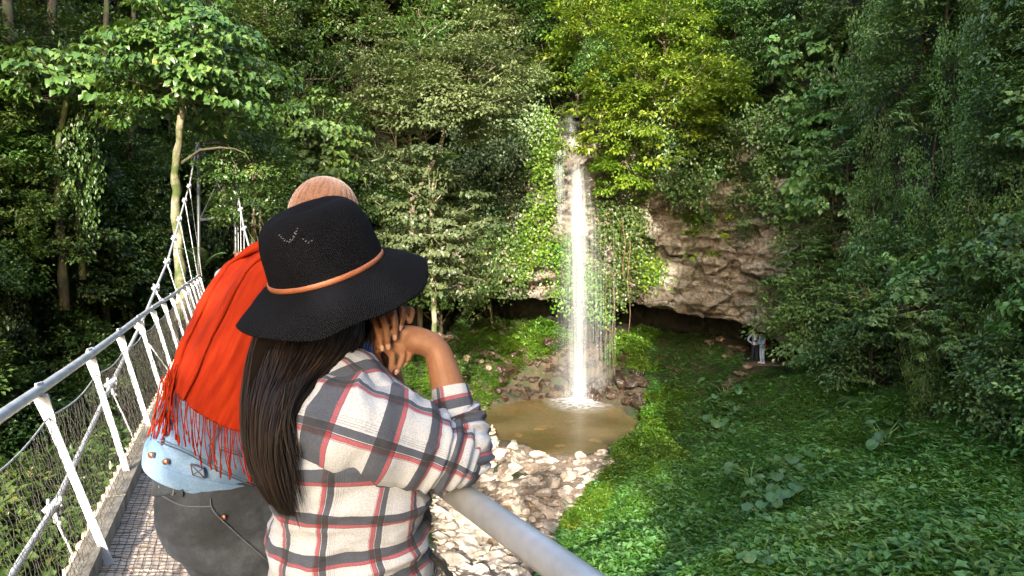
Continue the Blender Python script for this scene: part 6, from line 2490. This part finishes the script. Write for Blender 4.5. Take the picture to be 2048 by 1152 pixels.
mb.tube([W((0, -.24, .80)) + w2, W((0, -.26, .98)) + w2, W((0, -.22, 1.12)) + w2], [.08, .13, .07], 12)
bg_ = mb.build('bag', REDB)
bg_['label'] = 'dark red bag behind the woman in light jeans on the path'
bg_['category'] = 'bag'
# flat stone slab the walkers stand on and boulders beside
pm = MB()
s0 = (w1 + w2) / 2
pm.box(s0 + np.array([.1, -.1, -.05]), 2.0, 1.3, .10)
ps = pm.build('stone_slab', ROCKB, None, False)
ps['label'] = 'flat stone slab under the feet of the two walkers'
ps['category'] = 'slab'
for (px, py, s, lb) in ((1478, 700, .42, 'boulder just left of the man on the path'), (1440, 682, .5, 'long pale boulder at the start of the path left of the walkers'), (1497, 738, .4, 'boulder in front of the slab the walkers stand on'),
                        (1456, 778, .3, 'upper grey stepping stone down the slope from the walkers'), (1480, 752, .28, 'stepping stone nearest the walkers on the slope')):
    q = hit_ground(np.array([float(px)]), np.array([float(py)]))[0][0]
    rock('b', (q[0], q[1], q[2] + .12), s, lb, None)

# couple far down the bridge, bending over the right rail
bx = Bp(14.3, -.28, ZD + .10)
J3 = dict(stand)
J3.update(chest=(0, .22, 1.12), neck=(0, .30, 1.22), head=(0, .36, 1.33), shl=(-.18, .24, 1.16), shr=(.18, .24, 1.16), ell=(-.2, .38, 1.0), elr=(.2, .38, 1.0), wrl=(-.1, .5, 1.02), wrr=(.1, .5, 1.02))
t, W = small_person('person with red brown bun and grey jacket leaning far down the bridge', bx, (.85, .5), J3, GREYJ, NAVY, HAIRB, vox=.013)
mb = MB()
sph(mb, W((0, .27, 1.44)), .045)
mb.build('hair_bun', HAIRB, t)
bx2 = Bp(14.9, -.02, ZD + .12)
J4 = dict(J3)
J4.update(head=(0, .34, 1.38), neck=(0, .28, 1.25))
t, W = small_person('short haired person beside the red brown bun far down the bridge', bx2, (.85, .45), J4, GREYJ, NAVY, simplemat('short_hair', (.20, .12, .08), .7, 0, 60, .3, .2, .004), vox=.013)
# the photographer, whose shadow falls on the rail and the stones
px0 = np.array([.02, -.30, ZD])
J5 = dict(stand)
J5.update(head=(0, .07, 1.60), ell=(-.33, .12, 1.30), wrl=(-.12, .24, 1.50), elr=(.33, .12, 1.30), wrr=(.12, .24, 1.50), shl=(-.19, 0, 1.42), shr=(.19, 0, 1.42))
small_person('photographer behind the viewpoint with both elbows raised', px0, (.06, 1), J5, NAVY, NAVY, HAIRB, vox=.016)

# ------------------------------------------------------------------ waterfall
m, N, Lk, B = newmat('falling_water')
FALL = m
uvn = N.new('ShaderNodeUVMap')
mp = N.new('ShaderNodeMapping')
mp.inputs['Scale'].default_value = (9.0, .16, 1)
Lk.new(uvn.outputs[0], mp.inputs[0])
oi = N.new('ShaderNodeObjectInfo')
ad = N.new('ShaderNodeVectorMath')
Lk.new(mp.outputs[0], ad.inputs[0])
cx = N.new('ShaderNodeCombineXYZ')
Lk.new(mathn(N, Lk, 'MULTIPLY', oi.outputs['Random'], 60), cx.inputs[0])
Lk.new(cx.outputs[0], ad.inputs[1])
n = noise_node(N, Lk, 1.6, 6, .62, ad.outputs[0], .15)
at_ = N.new('ShaderNodeAttribute')
at_.attribute_name = 'rnd'
fa = mathn(N, Lk, 'MULTIPLY', ramp(N, Lk, n.outputs[0], [(.34, (0, 0, 0)), (.72, (1, 1, 1))]).outputs[0], at_.outputs['Fac'], True)
B.inputs['Base Color'].default_value = (.72, .76, .78, 1)
B.inputs['Roughness'].default_value = .5
tl = N.new('ShaderNodeBsdfTranslucent')
tl.inputs[0].default_value = (.9, .93, .95, 1)
m1 = N.new('ShaderNodeMixShader')
m1.inputs[0].default_value = .35
Lk.new(B.outputs[0], m1.inputs[1])
Lk.new(tl.outputs[0], m1.inputs[2])
tr = N.new('ShaderNodeBsdfTransparent')
ms = N.new('ShaderNodeMixShader')
Lk.new(fa, ms.inputs[0])
Lk.new(tr.outputs[0], ms.inputs[1])
Lk.new(m1.outputs[0], ms.inputs[2])
Lk.new(ms.outputs[0], N['Material Output'].inputs['Surface'])

wf = thing('waterfall', 'tall thin white waterfall dropping from the wooded crest into the brown pool', 'waterfall', tuple(at(1155, 800, 36.2)))
FO = np.array(wf.location)


def veil(path, widths, dens, dth, name='water_veil', nrow=80, ncol=28):
    """curved sheet of falling water; path rows (px,py,d); widths in m"""
    P = crom(path, nrow)
    w = np.interp(np.linspace(0, 1, nrow), np.linspace(0, 1, len(widths)), widths)
    dn = np.interp(np.linspace(0, 1, nrow), np.linspace(0, 1, len(dens)), dens)
    G = np.zeros((nrow, ncol, 3))
    R_ = np.zeros((nrow, ncol))
    uv = np.zeros((nrow, ncol, 2))
    for i in range(nrow):
        c = np.array(at(*P[i]))
        for j in range(ncol):
            s_ = (j / (ncol - 1)) * 2 - 1
            G[i, j] = c + np.array([s_ * w[i] / 2, -dth * (1 - s_ * s_) + .08 * math.sin(3 * s_ + 9 * dth), 0])
            R_[i, j] = dn[i] * max(0, 1 - abs(s_) ** 1.6) ** 1.1
            uv[i, j] = (s_ * w[i] / 2 + 3 * dth, -c[2])
    mb = MB()
    mb.grid(G - FO, uv=uv)
    me = mb.mesh(name)
    a = me.attributes.new('rnd', 'FLOAT', 'POINT')
    a.data.foreach_set('value', R_.reshape(-1).astype(np.float32))
    return link(name, me, FALL, wf)


main = [(1152, 285, 37.0), (1154, 400, 36.7), (1156, 550, 36.5), (1157, 690, 36.3), (1158, 808, 36.2)]
veil(main, [.25, 1.0, 1.3, 1.6, 2.0], [.0, .7, .44, .34, .42], .25)
veil([(a_ + 4, b_, c_ - .3) for a_, b_, c_ in main], [.3, .8, .85, .9, 1.1], [.15, .65, .48, .42, .65], .15)
veil([(a_ - 2, b_, c_ - .5) for a_, b_, c_ in main], [.4, .6, .55, .6, .7], [.2, .45, .40, .42, .8], .12)
veil([(1164, 300, 37.0), (1178, 450, 36.7), (1182, 600, 36.5), (1190, 780, 36.3)], [.4, 1.0, 1.5, 2.2], [.1, .26, .2, .16], .3)
veil([(1140, 300, 36.9), (1140, 450, 36.7), (1138, 600, 36.5), (1135, 790, 36.3)], [.4, 1.0, 1.5, 2.2], [.1, .24, .18, .16], .3)
veil([(1138, 225, 39.0), (1142, 255, 38.4), (1148, 300, 37.2)], [.5, .6, .9], [.0, .35, .9], .2)
veil([(1120, 300, 37.5), (1118, 350, 37.3), (1122, 400, 37.4), (1118, 470, 37.3)], [.8, .7, .6, .4], [.6, .6, .5, .2], .2)
for k in range(14):
    x = 1186 + k * 3.4 + random.uniform(-1, 1)
    y0 = random.uniform(420, 600)
    veil([(x, y0, 36.6), (x + 1, 680, 36.4), (x + 2, random.uniform(740, 790), 36.3)], [.05, .05, .06], [.35, .45, .3], .01, 'drip_line', 20, 4)
# splash at the foot
SPM, N, Lk, B = newmat('splash_foam')
tr = N.new('ShaderNodeBsdfTransparent')
ms = N.new('ShaderNodeMixShader')
lw = N.new('ShaderNodeAttribute')
lw.attribute_name = 'rnd'
tc = N.new('ShaderNodeTexCoord')
n = noise_node(N, Lk, 3.5, 6, .7, tc.outputs['Object'])
fa = mathn(N, Lk, 'MULTIPLY', lw.outputs['Fac'], ramp(N, Lk, n.outputs[0], [(.35, (0, 0, 0)), (.62, (1, 1, 1))]).outputs[0], True)
B.inputs['Base Color'].default_value = (.92, .94, .95, 1)
Lk.new(fa, ms.inputs[0])
Lk.new(tr.outputs[0], ms.inputs[1])
Lk.new(B.outputs[0], ms.inputs[2])
Lk.new(ms.outputs[0], N['Material Output'].inputs['Surface'])
c = np.array(at(1158, 806, 36.0))
c[2] = -7.88
V, Fs, R_ = [(0, 0, 0)], [], [1.6]
for r_ in range(1, 14):
    for k in range(40):
        t_ = 2 * math.pi * k / 40
        V.append((r_ * .16 * math.cos(t_) * 1.0, r_ * .24 * math.sin(t_) - .3 * (r_ / 14), .10 * math.exp(-(r_ / 4) ** 2)))
        R_.append(1.5 * max(0, 1 - r_ / 13) ** 1.3)
for k in range(40):
    Fs.append((0, 1 + k, 1 + (k + 1) % 40))
for r_ in range(12):
    for k in range(40):
        a_, b_ = 1 + r_ * 40 + k, 1 + r_ * 40 + (k + 1) % 40
        Fs.append((a_, a_ + 40, b_ + 40, b_))
me = mesh_np('foam', np.array(V) + c - FO, Fs, True, {'rnd': R_})
link('foam', me, SPM, wf)
# droplets thrown up, and mist drifting round the foot
n_ = 2600
ang = rng.uniform(0, 6.283, n_)
rr = np.abs(rng.normal(0, .55, n_))
hh_ = np.abs(rng.normal(0, .45, n_)) * np.exp(-rr * .5)
P = c + np.stack([np.cos(ang) * rr, np.sin(ang) * rr, hh_], 1)
P = P[P[:, 2] > -7.9]
n_ = len(P)
o = link('droplets', leaf_mesh('droplets', P - FO, unit(n_), unit(n_), rng.uniform(.012, .035, n_), .014, .2), simplemat('droplet_white', (.9, .93, .95), .3, 0, 4, .03, 0), wf)
MISTM = bpy.data.materials.new('mist')
MISTM.use_nodes = True
N, Lk = MISTM.node_tree.nodes, MISTM.node_tree.links
N.remove(N['Principled BSDF'])
pv = N.new('ShaderNodeVolumePrincipled')
pv.inputs['Color'].default_value = (.95, .97, 1, 1)
pv.inputs['Density'].default_value = .05
Lk.new(pv.outputs[0], N['Material Output'].inputs['Volume'])
mb = MB()
sph(mb, np.array([.1, .1, 1.0]), 1.0, (1.5, 1.2, 1.6), 16)
mi = mb.build('mist', MISTM)
mi.location = FO
mi['kind'] = 'stuff'
